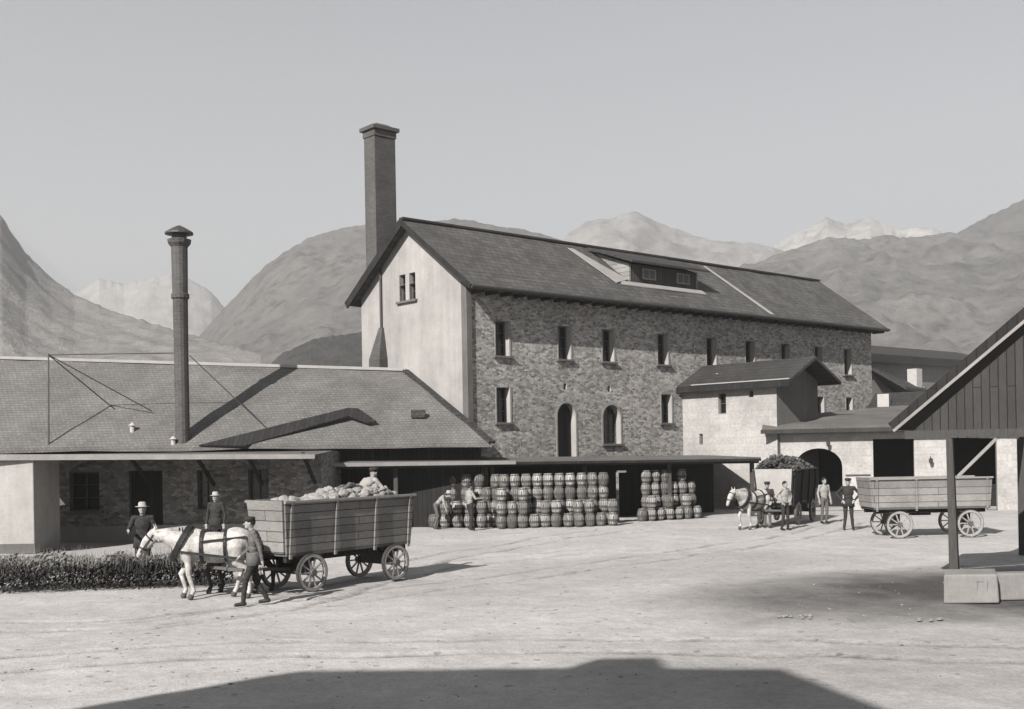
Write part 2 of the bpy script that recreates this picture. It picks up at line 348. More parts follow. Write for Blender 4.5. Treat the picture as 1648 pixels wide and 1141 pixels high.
ta = go.data.attributes.new('track', 'FLOAT', 'POINT'); ta.data.foreach_set('value', [math.exp(-(r_ / .08) ** 2) if (-18 < v[0] < 20 and 9 < v[1] < 50) else 0.0 for v, r_ in zip(mb.v, RD.tolist())])

# ------------------------------------------------------------------ mountains
def mtn_mat(name, lo, hi, sc, tree=.12, tk=.45):
    m = N(name); a = m.noise(sc, 9, .75); b = m.noise(sc * 9, 6, .8)
    f = m.math('ADD', m.ramp(a, .32, .68, lo, hi), m.ramp(b, .3, .7, -.3 * lo, .25 * hi))
    vo = m.n('TexVoronoi'); vo.inputs['Scale'].default_value = tree; m.l(m.co, vo.inputs['Vector']); cl_ = m.ramp(m.noise(sc * 2.5, 6, .8), .45, .55, 0, 1); cl_.node.clamp = True
    tr = m.math('MULTIPLY', m.ramp(vo.outputs['Distance'], .1, .7, 1, 0), cl_); f = m.math('MULTIPLY', f, m.math('SUBTRACT', 1, m.math('MULTIPLY', tr, tk))); return m.out(f, rough=1, bump=b, bs=.6, bd=4)
def mountain(name, prof, D, foot, mat, rough=.05, back=1.5, seed=0, nu=230, nv=70):
    mb = MB(); xs = [p[0] for p in prof]; ys = [p[1] for p in prof]
    for j in range(nv + 1):
        t = j / nv
        for i in range(nu + 1):
            px = xs[0] + (xs[-1] - xs[0]) * i / nu; py = float(np.interp(px, xs, ys))
            Dc = D if not isinstance(D, tuple) else D[0] + (D[1] - D[0]) * i / nu; fo = foot if not isinstance(foot, tuple) else foot[0] + (foot[1] - foot[0]) * i / nu
            R = P(px, py, Dc); H = R.z; Hs = 110.0 * Dc / 800
            if t <= .7: s = t / .7; d = fo + (Dc - fo) * s; k = s ** 1.15
            else: s = (t - .7) / .3; d = Dc * (1 + (back - 1) * s); k = 1 - s * s * .9
            dirx = R.x / Dc; q = Vector((dirx * d / Hs, d / Hs, seed)); e = min(1, t * 6) * (1 - .75 * math.exp(-((t - .7) / .04) ** 2))
            nn = (noise.ridged_multi_fractal(q * 1.1, 1.0, 2.1, 5, 1.0, 2.0) - 1.1) * rough * Hs * .7 + noise.fractal(q * 4, 1.0, 2.1, 5) * rough * Hs * .5
            mb.v.append((dirx * d, d, H * k + nn * e - (3 if j in (0, nv) else 0) + noise.fractal(Vector((px * .08, seed, 0)), 1, 2, 5) * Hs * .012 * math.exp(-((t - .7) / .03) ** 2)))
    for j in range(nv):
        for i in range(nu): a = j * (nu + 1) + i; mb.f.append((a, a + 1, a + nu + 2, a + nu + 1)); mb.mi.append(0)
    return tag(mb.build(name, mat, smooth=True), kind='structure')
mountain('hill', [(-420, 150), (-200, 180), (0, 345), (40, 405), (80, 445), (120, 475), (180, 500), (250, 522), (330, 545), (420, 570)], (700, 330), (260, 130), mtn_mat('scrub_slope', .26, .36, .012, .16, .3), .03, seed=1)
mountain('hill', [(250, 640), (320, 542), (365, 492), (430, 425), (500, 383), (560, 367), (620, 358), (760, 352), (900, 385), (1100, 470), (1300, 600)], 620, 220, mtn_mat('wooded_slope', .17, .25, .012, .14), .10, seed=5)
mountain('hill', [(380, 640), (450, 572), (500, 548), (560, 538), (640, 530), (700, 560), (760, 620)], 260, 110, mtn_mat('near_wood', .06, .1, .05, .25), .06, seed=8)
mountain('mountain', [(600, 520), (800, 430), (900, 388), (950, 357), (985, 352), (1025, 344), (1060, 360), (1110, 376), (1180, 388), (1260, 402), (1400, 440), (1500, 520)], 1400, 640, mtn_mat('bare_peak', .22, .45, .005, .06), .16, seed=12)
mountain('mountain', [(1500, 480), (1520, 390), (1560, 366), (1600, 345), (1660, 312), (1800, 260), (2100, 200)], 1100, 560, mtn_mat('dark_peak', .1, .18, .005), .10, seed=15)
mountain('mountain', [(1150, 470), (1230, 400), (1290, 372), (1330, 352), (1365, 364), (1400, 350), (1440, 368), (1500, 362), (1540, 380), (1650, 440)], 1600, 900, mtn_mat('snowy_peak', .3, .75, .008, .03), .12, seed=33)
mountain('hill', [(1000, 640), (1120, 470), (1200, 425), (1270, 402), (1330, 386), (1400, 386), (1470, 383), (1530, 378), (1600, 380), (1700, 372), (2000, 350)], 900, 260, mtn_mat('forest_slope', .1, .28, .012, .13), .13, seed=21)

mountain('mountain', [(60, 560), (120, 470), (160, 450), (200, 458), (240, 448), (290, 440), (340, 470), (420, 560)], 1600, 1100, mtn_mat('pale_far_range', .4, .5, .006, .03, .2), .06, seed=41)

# ------------------------------------------------------------------ main stone building
ANG = math.atan2(.659, .752)
main = thing('stone_warehouse', 'long three storey rubble stone building with a bright plastered gable and slate roof', 'building', (-1.71, 45, 0), ANG)
LM, WM = 30.1, 7.6; EZ, RZ = 10.08, 12.8
up = [1.84, 5.4, 8.13, 11.84, 15.45, 18.57, 21.64, 24.7, 27.6]
H_up = [(u - .37, u + .37, 6.8, 8.25) for u in up]
H_lo = [(1.47, 2.2, 4.05, 5.5), (11.66, 12.4, 4.05, 5.4), (24.5, 25.15, 4.3, 5.5), (27.35, 28.0, 4.3, 5.5)]
H_ar = [(4.9, 6.0, 2.0, 4.9, 1.0), (7.72, 8.85, 3.1, 4.85, 1.0)]
H_sm = [(5.3, 5.5, 5.5, 5.75), (8.05, 8.25, 5.45, 5.7)]
X, Y = Vector((1, 0, 0)), Vector((0, 1, 0))
mb = MB(); allh = H_up + H_lo + H_ar + H_sm
wall(mb, (0, 0, 0), X, Y, LM, 0, EZ, allh, .38)
mb.poly([(LM, 0, 0), (LM, WM, 0), (LM, WM, EZ), (LM, 0, EZ)]); mb.poly([(LM, 0, EZ), (LM, WM, EZ), (LM, WM / 2, RZ - .2)])
mb.poly([(LM, WM, 0), (0, WM, 0), (0, WM, EZ), (LM, WM, EZ)])
mb.build('wall', ['rubble', 'white'], main)
mb = MB(); gh = [(WM - 4.62, WM - 4.18, 9.4, 10.55), (WM - 3.9, WM - 3.46, 9.4, 10.55)]
# gable plastered, seen from outside: runs from far corner to near corner
wall(mb, (0, WM, 0), -Y, X, WM, 0, 9.4, [], .3)
top = RZ - .22
def gz(u): return EZ + (top - EZ) * (1 - abs(u - WM / 2) / (WM / 2))
wall(mb, (0, WM, 0), -Y, X, WM, 9.4, EZ, [(h[0], h[1], 9.4, EZ) for h in gh], .3)
us = sorted([0, WM / 2, WM] + [x for h in gh for x in h[:2]])
for a, b in zip(us, us[1:]):
    c = (a + b) / 2; inh = any(h[0] < c < h[1] for h in gh); z0 = 10.55 if inh else EZ
    mb.poly([(0, WM - a, z0), (0, WM - b, z0), (0, WM - b, gz(b)), (0, WM - a, gz(a))])
for h in gh:
    for uu in h[:2]: mb.poly([(0, WM - uu, 9.4), (.3, WM - uu, 9.4), (.3, WM - uu, 10.55), (0, WM - uu, 10.55)], 1)
    mb.poly([(0, WM - h[0], 10.55), (0, WM - h[1], 10.55), (.3, WM - h[1], 10.55), (.3, WM - h[0], 10.55)], 1)
g = mb.build('gable_wall', ['gable', 'gable'], main)
for h in gh: opening(main, (0, WM, 0), -Y, X, h, .25, bars=(1, 3), surround=False, sill=True, label='narrow window in the bright gable')
for h in H_up: opening(main, (0, 0, 0), X, Y, h, .36)
for h in H_lo: opening(main, (0, 0, 0), X, Y, h, .36)
opening(main, (0, 0, 0), X, Y, H_ar[0], .36, kind='door', sill=False, label='tall arched doorway opening')
opening(main, (0, 0, 0), X, Y, H_ar[1], .36, bars=(3, 4), label='round arched window')
for h in H_sm: MB().box(h[0] - .05, h[1] + .05, .2, .25, h[2] - .05, h[3] + .05).build('vent_hole', 'void', main)
MB().box(-.1, .16, -.09, .25, 2.2, EZ - .05).build('corner_pilaster', 'midgrey', main)
MB().tube((-.07, 5.95, 2), (-.07, 5.95, 11.0), .055).build('downpipe', 'iron', main)
# flue bulge at foot of gable
mb = MB(); mb.hexa([(-.55, 5.5, 0), (0, 5.5, 0), (0, 6.5, 0), (-.55, 6.5, 0)], [(-.45, 5.6, 7.0), (0, 5.6, 7.0), (0, 6.4, 7.0), (-.45, 6.4, 7.0)]); mb.hexa([(-.45, 5.6, 7.0), (0, 5.6, 7.0), (0, 6.4, 7.0), (-.45, 6.4, 7.0)], [(-.1, 5.85, 8.4), (0, 5.85, 8.4), (0, 6.1, 8.4), (-.1, 6.1, 8.4)]); mb.build('flue', 'brickst', main)
# roof, a slab on each slope
OV, VG, TH = .8, .45, .2; k = (RZ - EZ) / (WM / 2 + 0); ez = RZ - k * (WM / 2 + OV); OL = .45; ezl = RZ - k * (WM / 2 + OL)
mb = MB()
mb.prism([(-VG, -OV, ez), (LM + .5, -OV, ez), (LM + .5, WM / 2, RZ), (-VG, WM / 2, RZ)], (0, 0, -TH))
mb.prism([(-VG, WM + OL, ezl), (-VG, WM / 2 + .001, RZ), (LM + .5, WM / 2 + .001, RZ), (LM + .5, WM + OL, ezl)], (0, 0, -TH))
rf = mb.build('roof', 'tile', main)
MB().bar((-VG, WM / 2, RZ + .03), (LM + .5, WM / 2, RZ + .03), .3, .1).build('ridge_cap', 'tile_d', rf)
mb = MB(); mb.bar((-VG - .03, WM + OL + .05, ezl - .18), (-VG - .03, WM / 2, RZ - .16), .06, .34); mb.bar((-VG - .03, -OV - .02, ez - .12), (-VG - .03, WM / 2, RZ - .12), .05, .2); mb.build('verge_board', 'timber', rf)
mb = MB(); mb.tube((-VG, -OV - .06, ez - .1), (LM + .5, -OV - .06, ez - .1), .08, n=10)
mb.build('gutter', 'iron', rf)
# rafters under the eaves
mb = MB()
for i in range(40): x = .2 + i * .77; mb.box(x, x + .1, -OV + .08, 0, ez - .2 + .02 - .1, ez - .2 + .08)
mb.build('rafters', 'timber', rf)
# shed dormer with pale cheek and two small windows
sz = lambda y: RZ - k * (WM / 2 - y)          # roof height at local y (front slope)
dx0, dx1, dyf, dyb = 10.6, 15.6, .9, 3.2; zf = sz(dyf) + .85; zb = sz(dyb) + .06
mb = MB(); mb.prism([(dx0, dyf, sz(dyf) - .05), (dx0, dyf, zf), (dx0, dyb, zb)], (.1, 0, 0)); ck = [(dx1, dyf, sz(dyf) - .05), (dx1, dyf, zf), (dx1, dyb, zb)]; mb.prism(ck, (-.1, 0, 0))
mb.box(dx0 + .1, dx1 - .1, dyf + .02, dyf + .12, sz(dyf) - .05, zf, 1)
dm = mb.build('dormer', ['hboards_l', 'boards'], rf)
for cx in (11.5, 14.0):
    o = MB().box(cx, cx + .95, dyf - .03, dyf + .015, sz(dyf) + .2, zf - .14).build('dormer_window', 'fascia', rf)
    MB().box(cx + .08, cx + .44, dyf - .036, dyf - .03, sz(dyf) + .26, zf - .2).box(cx + .51, cx + .87, dyf - .036, dyf - .03, sz(dyf) + .26, zf - .2).build('pane', 'midgrey', o)
MB().prism([(dx0 - .35, dyf - .5, zf - .02), (dx1 + .35, dyf - .5, zf - .02), (dx1 + .35, dyb + .15, zb + .14), (dx0 - .35, dyb + .15, zb + .14)], (0, 0, .1)).build('dormer_roof', 'tile_d', rf)
mb = MB()
mb.prism([(8.9, 3.25, sz(3.25) + .04), (9.25, 3.25, sz(3.25) + .04), (10.55, .95, sz(.95) + .04), (9.35, .55, sz(.55) + .04)][:4], (0, 0, .03))
mb.prism([(9.6, .5, sz(.5) + .02), (15.8, .5, sz(.5) + .02), (15.8, .8, sz(.8) + .02), (9.9, .8, sz(.8) + .02)], (0, 0, .03))
mb.prism([(19.3, 3.5, sz(3.5) + .02), (19.5, 3.5, sz(3.5) + .02), (19.75, -.7, sz(-.7) + .02), (19.45, -.7, sz(-.7) + .02)], (0, 0, .03))
mb.build('flashing', 'zinc', rf)
def wobble(o, cuts, amp, fr=.5):
    bm = bmesh.new(); bm.from_mesh(o.data); es = [e for e in bm.edges if e.calc_length() > 1]
    bmesh.ops.subdivide_edges(bm, edges=es, cuts=cuts, use_grid_fill=True)
    for v in bm.verts: v.co.z += amp * (noise.noise(Vector((v.co.x * fr, v.co.y * fr, 1))) + .4 * noise.noise(Vector((v.co.x * fr * 3, v.co.y * fr * 3, 7))))
    bm.to_mesh(o.data); bm.free()
wobble(rf, 30, .05)
# big square chimney
ch = MB(); cx, cy = .95, 7.3; w1, w2 = 1.15, .85
def shaft(mb, z0, z1, a, b, mi=0): mb.box(cx - a / 2, cx + a / 2, cy - b / 2, cy + b / 2, z0, z1, mi)
shaft(ch, 9.0, 17.2, w1, w2); shaft(ch, 17.2, 17.5, w1 + .08, w2 + .08); shaft(ch, 17.5, 17.68, w1 + .3, w2 + .3)
ch.hexa([(cx - .6, cy - .45, 17.68), (cx + .6, cy - .45, 17.68), (cx + .6, cy + .45, 17.68), (cx - .6, cy + .45, 17.68)], [(cx - .3, cy - .2, 17.86), (cx + .3, cy - .2, 17.86), (cx + .3, cy + .2, 17.86), (cx - .3, cy + .2, 17.86)])
co_ = ch.build('chimney', 'brickst', rf, bevel=.02)
MB().box(cx - .75, cx + .62, cy - .1, cy + .62, 10.75, 10.9).build('chimney_ledge', 'midgrey', co_)

# ------------------------------------------------------------------ wing in front of the facade
wing = thing('brick_annex', 'small whitewashed annex with its own slate gable roof against the stone facade', 'building', (8.22, 53.7, 0), ANG)
wl, ww = 5.4, 3.2; we, wr = 5.85, 6.7
mb = MB(); wh = [(2.15, 2.6, 4.4, 5.35), (3.9, 4.15, 5.1, 5.4), (1.0, 1.2, 3.0, 3.5)]
wall(mb, (0, 0, 0), -Y, X, wl, 0, we, wh, .25, 0, 2)
mb.poly([(0, -wl, 0), (ww, -wl, 0), (ww, -wl, we), (ww / 2, -wl, wr - .1), (0, -wl, we)], 1); mb.poly([(ww, -wl, 0), (ww, 0, 0), (ww, 0, we), (ww, -wl, we)], 1)
mb.build('wall', ['course', 'midgrey', 'white'], wing)  # gable end darker: shade of the roof overhang put into its wall colour
for h in wh: opening(wing, (0, 0, 0), -Y, X, h, .22, bars=(1, 2), surround=False, sill=False, framem='wood')
mb = MB(); o = .4; kk = (wr - we) / (ww / 2); e2 = we - kk * o
mb.prism([(-o, .0, e2), (-o, -wl - 1.0, e2), (ww / 2, -wl - 1.0, wr), (ww / 2, 0, wr)], (0, 0, .14)); mb.prism([(ww + o, 0, e2), (ww / 2 + .001, 0, wr), (ww / 2 + .001, -wl - 1.0, wr), (ww + o, -wl - 1.0, e2)], (0, 0, .14))
r_ = mb.build('roof', 'tile_d', wing)
mb = MB(); mb.box(-o - .05, -o + .02, -wl - 1.0, 0, e2 - .16, e2 + .1); mb.build('gutter', 'timber', r_)
MB().box(-o - .04, -o + .06, -wl - .95, -.9, e2 + .14, e2 + .19).build('drip_edge', 'zinc', r_)
MB().bar((.7, -1.6, 5.8), (.7, -1.6, 6.35), .12).build('vent_pipe', 'pale', r_)

# ------------------------------------------------------------------ white arched range
Ka = Vector((11.55, 49.9, 0)); Kb = Vector((21.6, 47.0, 0)); kd = (Kb - Ka).normalized(); kn = Vector((-kd.y, kd.x, 0))
ra = math.atan2(kd.y, kd.x)
rng = thing('white_range', 'low white rendered range with an arched gateway and square openings', 'building', Ka, ra)
LR = 12.0
def onK(px):
    u, v = uv(px, 720); q = u / FP; s = (q * Ka.y - Ka.x) / (kd.x - q * kd.y); return s
hs_ = [(onK(1279), onK(1355), 0.0, 2.74, .8), (onK(1405), onK(1471), 0.0, 3.1), (onK(1530), onK(1604), 0.0, 3.1)]
mb = MB(); wall(mb, (0, 0, 0), X, Y, LR, 0, 3.55, hs_, .4)
mb.poly([(LR, 0, 0), (LR, 5, 0), (LR, 5, 3.55), (LR, 0, 3.55)])
mb.build('wall', ['course', 'white'], rng)
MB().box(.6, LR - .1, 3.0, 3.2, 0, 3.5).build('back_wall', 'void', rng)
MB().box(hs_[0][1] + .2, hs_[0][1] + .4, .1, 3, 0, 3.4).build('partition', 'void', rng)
MB().prism([(-.35, -.55, 3.5), (LR, -.55, 3.5), (LR + 1, 7.0, 4.5), (6, 9.5, 4.7), (.3, 1.9, 4.1), (-.35, .2, 3.72)], (0, 0, .12)).build('roof', 'midgrey', rng)
MB().box(-.4, LR, -.6, -.553, 3.42, 3.6).build('fascia', 'shed', rng)
MB().box(-.2, LR - .1, -.03, 0.0, 3.28, 3.38).build('cornice', 'white', rng)
for (px, z) in ((1333, 2.95), (1497, 2.15)):
    u = onK(px); mb = MB(); mb.bar((u, 0, z + .15), (u, -.25, z + .15), .03); mb.lathe([(.02, .06), (.09, .0), (.07, -.16), (.02, -.2)], 8, (u, -.25, z + .05)); mb.build('wall_lamp', 'iron', rng)
MB().bar((onK(1360), -.04, 1.55), (onK(1400), -.04, 1.55), .05).build('rail', 'wood', rng)

# ------------------------------------------------------------------ buildings beyond, right
def block(name, label, a, b, dep, z0, ze, wm, roofm, rise, rth=.35, ov=.4, holes=()):
    a = Vector(a); b = Vector(b); L = (b - a).length; an = math.atan2(b.y - a.y, b.x - a.x)
    t = thing(name, label, 'building', (a.x, a.y, 0), an); mb = MB(); wall(mb, (0, 0, 0), X, Y, L, z0, ze, holes, .3)
    mb.poly([(0, dep, z0), (0, 0, z0), (0, 0, ze), (0, dep / 2, ze + rise - .15), (0, dep, ze)]); mb.poly([(L, 0, z0), (L, dep, z0), (L, dep, ze), (L, dep / 2, ze + rise - .15), (L, 0, ze)]); mb.poly([(L, dep, z0), (0, dep, z0), (0, dep, ze), (L, dep, ze)])
    mb.build('wall', [wm, 'pale'], t); kk = rise / (dep / 2); e = ze - kk * ov
    mb = MB(); mb.prism([(-ov, -ov, e), (L + ov, -ov, e), (L + ov, dep / 2, ze + rise), (-ov, dep / 2, ze + rise)], (0, 0, -rth)); mb.prism([(-ov, dep + ov, e), (-ov, dep / 2 + .001, ze + rise), (L + ov, dep / 2 + .001, ze + rise), (L + ov, dep + ov, e)], (0, 0, -rth))
    mb.build('roof', roofm, t)
    for h in holes: opening(t, (0, 0, 0), X, Y, h, .28, surround=False)
    return t, L
a = P(1380, 577, 76); b = P(1600, 600, 88)
t1, L1 = block('rear_building', 'rendered building with a dark overhanging roof beyond the right end of the stone building', (a.x, a.y, 0), (b.x, b.y, 0), 7, 0, 9.15, 'ochre', 'tile_d', 1.0, .55, .6, [(4.2, 5.1, 5.6, 7.0), (7.5, 8.4, 5.6, 7.0)])
MB().prism([(1.0, -3.0, 6.6), (1.0, -.02, 8.3), (4.6, -.02, 6.5), (4.6, -3.0, 6.3)], (0, 0, -.2)).build('lean_to', 'tile_d', t1)
MB().box(3.0, 3.7, -2.6, -1.9, 6.0, 7.9).build('chimney', 'pale', t1)
a = P(1400, 650, 60); b = P(1530, 650, 58)
t2, L2 = block('low_outhouse', 'low dark roofed outhouse between the white range and the rear building', (a.x, a.y, 0), (b.x, b.y, 0), 6, 0, 4.6, 'midgrey', 'tile_d', 1.1, .15, .3)
MB().box(.25, .85, .7, 1.3, 4.2, 5.55).build('chimney', 'pale', t2)

# ------------------------------------------------------------------ left range (hip roof) and middle hipped building
def hiproof(mb, x0, x1, y0, y1, ze, xr0, xr1, yr, zr, th=.16):
    A, B, C, D = (x0, y0, ze), (x1, y0, ze), (x1, y1, ze), (x0, y1, ze); E_, F_ = (xr0, yr, zr), (xr1, yr, zr)
    for f in ([A, B, F_, E_], [B, C, F_], [C, D, E_, F_], [D, A, E_]): mb.poly(f)
    dn = lambda p: (p[0], p[1], p[2] - th)
    for a, b in ((A, B), (B, C), (C, D), (D, A)): mb.poly([dn(a), dn(b), b, a])
    mb.poly([dn(D), dn(C), dn(B), dn(A)])
left = thing('left_range', 'low grey range under a big hipped tile roof with a long pale fronted canopy', 'building', (-13, 38.6, 0))
LX, LY = -13, 38.6
mb = MB(); wx = [(P(p, 800, 38.6).x - LX) for p in (112, 160, 208, 262, 318, 345, 400, 440)]
lh = [(wx[0], wx[1], 1.08, 2.42), (wx[2], wx[3], 0.0, 2.42), (wx[4], wx[5], 1.08, 2.42), (wx[6], wx[6] + .7, 1.08, 2.42)]
lw0 = -8.0; lwl = 14.4
wall(mb, (lw0, 0, 0), X, Y, lwl, 0, 3.0, [(h[0] - lw0, h[1] - lw0, h[2], h[3]) for h in lh], .3)
mb.poly([(lw0 + lwl, 0, 0), (lw0 + lwl, 5, 0), (lw0 + lwl, 5, 3), (lw0 + lwl, 0, 3)])
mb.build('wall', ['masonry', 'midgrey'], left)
for i, h in enumerate(lh): opening(left, (lw0, 0, 0), X, Y, (h[0] - lw0, h[1] - lw0, h[2], h[3]), .28, kind='door' if i == 1 else 'window', sill=i != 1, surround=False, framem='wood')
MB().box(lw0, lw0 + lwl - .5, -.12, -.003, 0, .55).build('plinth', 'block', left)
ca, cb = P(-60, 722, 34.2), P(507, 735, 35.5)
ca = (ca.x - LX, ca.y - LY); cb = (cb.x - LX, cb.y - LY)
MB().prism([(ca[0], ca[1], 3.0), (cb[0], cb[1], 2.84), (cb[0], .35, 2.96), (ca[0], .35, 3.0)], (0, 0, .05)).build('canopy', 'tile_l', left)
MB().prism([(ca[0], ca[1] - .05, 2.9), (cb[0], cb[1] - .05, 2.76), (cb[0], cb[1] - .05, 2.9), (ca[0], ca[1] - .05, 3.09)], (0, .045, 0)).build('canopy_fascia', 'fascia', left)
for px in (190, 300, 385, 478):
    q = P(px, 800, 35.3); MB().bar((q.x - LX, -.02, 1.9), (q.x - LX, -2.2, 2.93), .1, .1).build('canopy_bracket', 'timber', left)
# white end wall
q0 = P(-90, 893, 34.5); q1 = P(56, 893, 34.5)
we_ = thing('white_outhouse', 'plain white rendered outhouse cut by the left edge beneath the canopy', 'building', (q1.x, 34.5, 0))
mb = MB(); mb.box(q0.x - q1.x, 0, 0, 2.0, 0, 2.9); mb.build('wall', 'white', we_, bevel=.03)
MB().box(q0.x - q1.x, .02, -.03, .0, 0, .3).build('plinth', 'midgrey', we_)

mid = thing('middle_hall', 'hipped tile roofed hall between the left range and the bright gable', 'building', (-8, 43.2, 0))
MX, MY = -8, 43.2; e1 = P(792, 712, 42.8); r1 = P(652, 596, 48.0); e0_ = V_((-30, 40.9, 3.36)); r0 = P(-300, 568, 46.5)
hp_ = lambda p, dz=0: (p[0] - MX, p[1] - MY, p[2] + dz)
mb = MB(); bk = [V_((e1.x - .5, 51.5, 3.3)), V_((-30, 51.5, 3.3))]
for dz, fl in ((0, 1), (-.16, -1)):
    for f in ([e0_, e1, r1, r0], [e1, bk[0], r1], [bk[0], bk[1], r0, r1]): mb.poly([hp_(p, dz) for p in f][::fl])
for a, b in ((e0_, e1), (e1, bk[0])): mb.poly([hp_(a, -.16), hp_(b, -.16), hp_(b), hp_(a)])
mr = mb.build('roof', 'tile_l', mid); wobble(mr, 24, .07)
MB().bar(hp_(r0, .03), hp_(r1, .03), .24, .12).build('ridge_cap', 'zinc', mr)
MB().bar(hp_(r1), hp_(e1), .3, .1).build('hip_cap', 'tile_d', mr)
def on_roof(px, py):                  # point of the front slope
    n = (e1 - e0_).cross(r0 - e0_); u, v = uv(px, py); d = V_((u / FP, 1, v / FP)); o = V_((0, 0, CAMH)); return o + d * ((e0_ - o).dot(n) / d.dot(n))
for px, py in ((279, 712), (213, 690)):
    q = on_roof(px, py); MB().lathe([(.09, -.2), (.09, .1), (.15, .12), (.02, .24)], 10, hp_(q)).build('roof_vent', 'pale', mr)
# round stack with louvred cap
st = on_roof(294, 704); kz = lambda y: P(292, y, st.y).z
mb = MB(); mb.lathe([(.27, st.z - .4), (.27, kz(560)), (.285, kz(482)), (.34, kz(480)), (.34, kz(474)), (.29, kz(472)), (.31, kz(398)), (.42, kz(392)), (.45, kz(386)), (.32, kz(384))], 14, (st.x - MX, st.y - MY, 0))
sk = mb.build('smoke_stack', 'brickst', mr)
MB().lathe([(.28, kz(384)), (.28, kz(378)), (.54, kz(377)), (.52, kz(374)), (.25, kz(367)), (.05, kz(363))], 14, (st.x - MX, st.y - MY, 0)).build('stack_cap', 'iron', sk)
po = on_roof(78, 714); MB().tube(hp_(po, -.1), hp_(P(78, 569, po.y)), .04, .03, 8).build('wire_pole', 'wood', mr)
wt = P(78, 571, po.y)
for a, b, lb in ((wt, P(284, 568, st.y), 'level wire from the roof pole to the smoke stack'), (wt, on_roof(245, 662), 'upper slanting guy wire on the left roof'), (wt, on_roof(180, 655), 'lower slanting guy wire on the left roof'), (P(305, 572, st.y), on_roof(432, 692), 'guy wire from the smoke stack to the roof on its right')):
    o = MB().tube(a, b, .022, n=6).build('guy_wire', 'iron'); tag(o, lb, 'wire', 'guy wires over the left roof')
mb = MB(); wall(mb, (-2.5, 0.2, 0), X, Y, e1.x - MX + 2.5 - .5, 0, e1.z - .1, [], .3); mb.poly([(e1.x - MX - .5, .2, 0), (e1.x - MX - .5, 2.2, 0), (e1.x - MX - .5, 2.2, 3.1), (e1.x - MX - .5, .2, 3.1)]); mb.prism([(-22, -1.7, 0), (e1.x - MX - .6, .2, 0), (e1.x - MX - .6, .2, 3.2), (-22, -1.7, 3.22)], (0, .2, 0)); mb.build('wall', ['timber', 'timber'], mid)  # walls near-black: shade below the eaves put into their colour
pl = [(320, 719), (560, 659), (577, 660), (606, 680), (592, 683), (562, 672), (420, 712), (395, 720)]
MB().prism([on_roof(x, y) - Vector((MX, MY, -.02)) for x, y in pl], (0, -.02, .05)).build('dark_wedge', 'timber', mid)  # thin dark bent strip lying on the front slope
q = on_roof(672, 662) - Vector((MX, MY, 0)); MB().box(q.x - .25, q.x + .3, q.y - .15, q.y + .15, q.z - .25, q.z + .05).build('skylight', 'tile_d', mr)

# loading canopy over the kegs
ld = thing('loading_canopy', 'long low flat canopy on posts over the stacked kegs', 'canopy', (0, 43, 0))
F0, F1 = Vector((-8.1, 41.0 - 43, 0)), Vector((10.2, 45.9 - 43, 0)); fdir = (F1 - F0).normalized()
back = [(9.2, 53.2 - 43), (-1.75, 44.85 - 43), (-8.3, 43.35 - 43)]
mb = MB(); mb.prism([(F0.x, F0.y, 2.50), (F1.x, F1.y, 2.36), (back[0][0], back[0][1], 2.42), (back[1][0], back[1][1], 2.56), (back[2][0], back[2][1], 2.56)], (0, 0, .07)); mb.build('canopy_roof', 'midgrey', ld)
mb = MB(); mb.bar((F0.x, F0.y - .04, 2.49), (F0.x + .45 * (F1.x - F0.x), F0.y - .04 + .45 * (F1.y - F0.y), 2.43), .05, .14); mb.build('pale_fascia', 'fascia', ld)
mb = MB(); mb.bar((F0.x + .45 * (F1.x - F0.x), F0.y - .04 + .45 * (F1.y - F0.y), 2.40), (F1.x, F1.y - .04, 2.33), .05, .1); mb.build('dark_fascia', 'timber', ld)
mb = MB(); mb.bar((F0.x, F0.y + .5, 2.42), (F1.x, F1.y + .5, 2.27), .14, .18); mb.build('beam', 'postwood', ld)
nn_ = V_((-fdir.y, fdir.x, 0)); a_ = F0 + nn_ * 3.3; b_ = F1 + nn_ * 3.6
MB().prism([(F0.x + 3.6, F0.y + 3.3, 0), (b_.x - .4, b_.y, 0), (b_.x - .4, b_.y, 2.3), (F0.x + 3.6, F0.y + 3.3, 2.44)], (0, .06, 0)).build('shade_backing', 'timber', ld)  # added near-black sheet standing in for the deep shade under the canopy
for s in (.02, .2, .4, .6, .79, .985):
    p = F0 + (F1 - F0) * s; MB().box(p.x - .08, p.x + .08, p.y + .45, p.y + .61, 0, 2.34).build('post', 'postwood', ld)

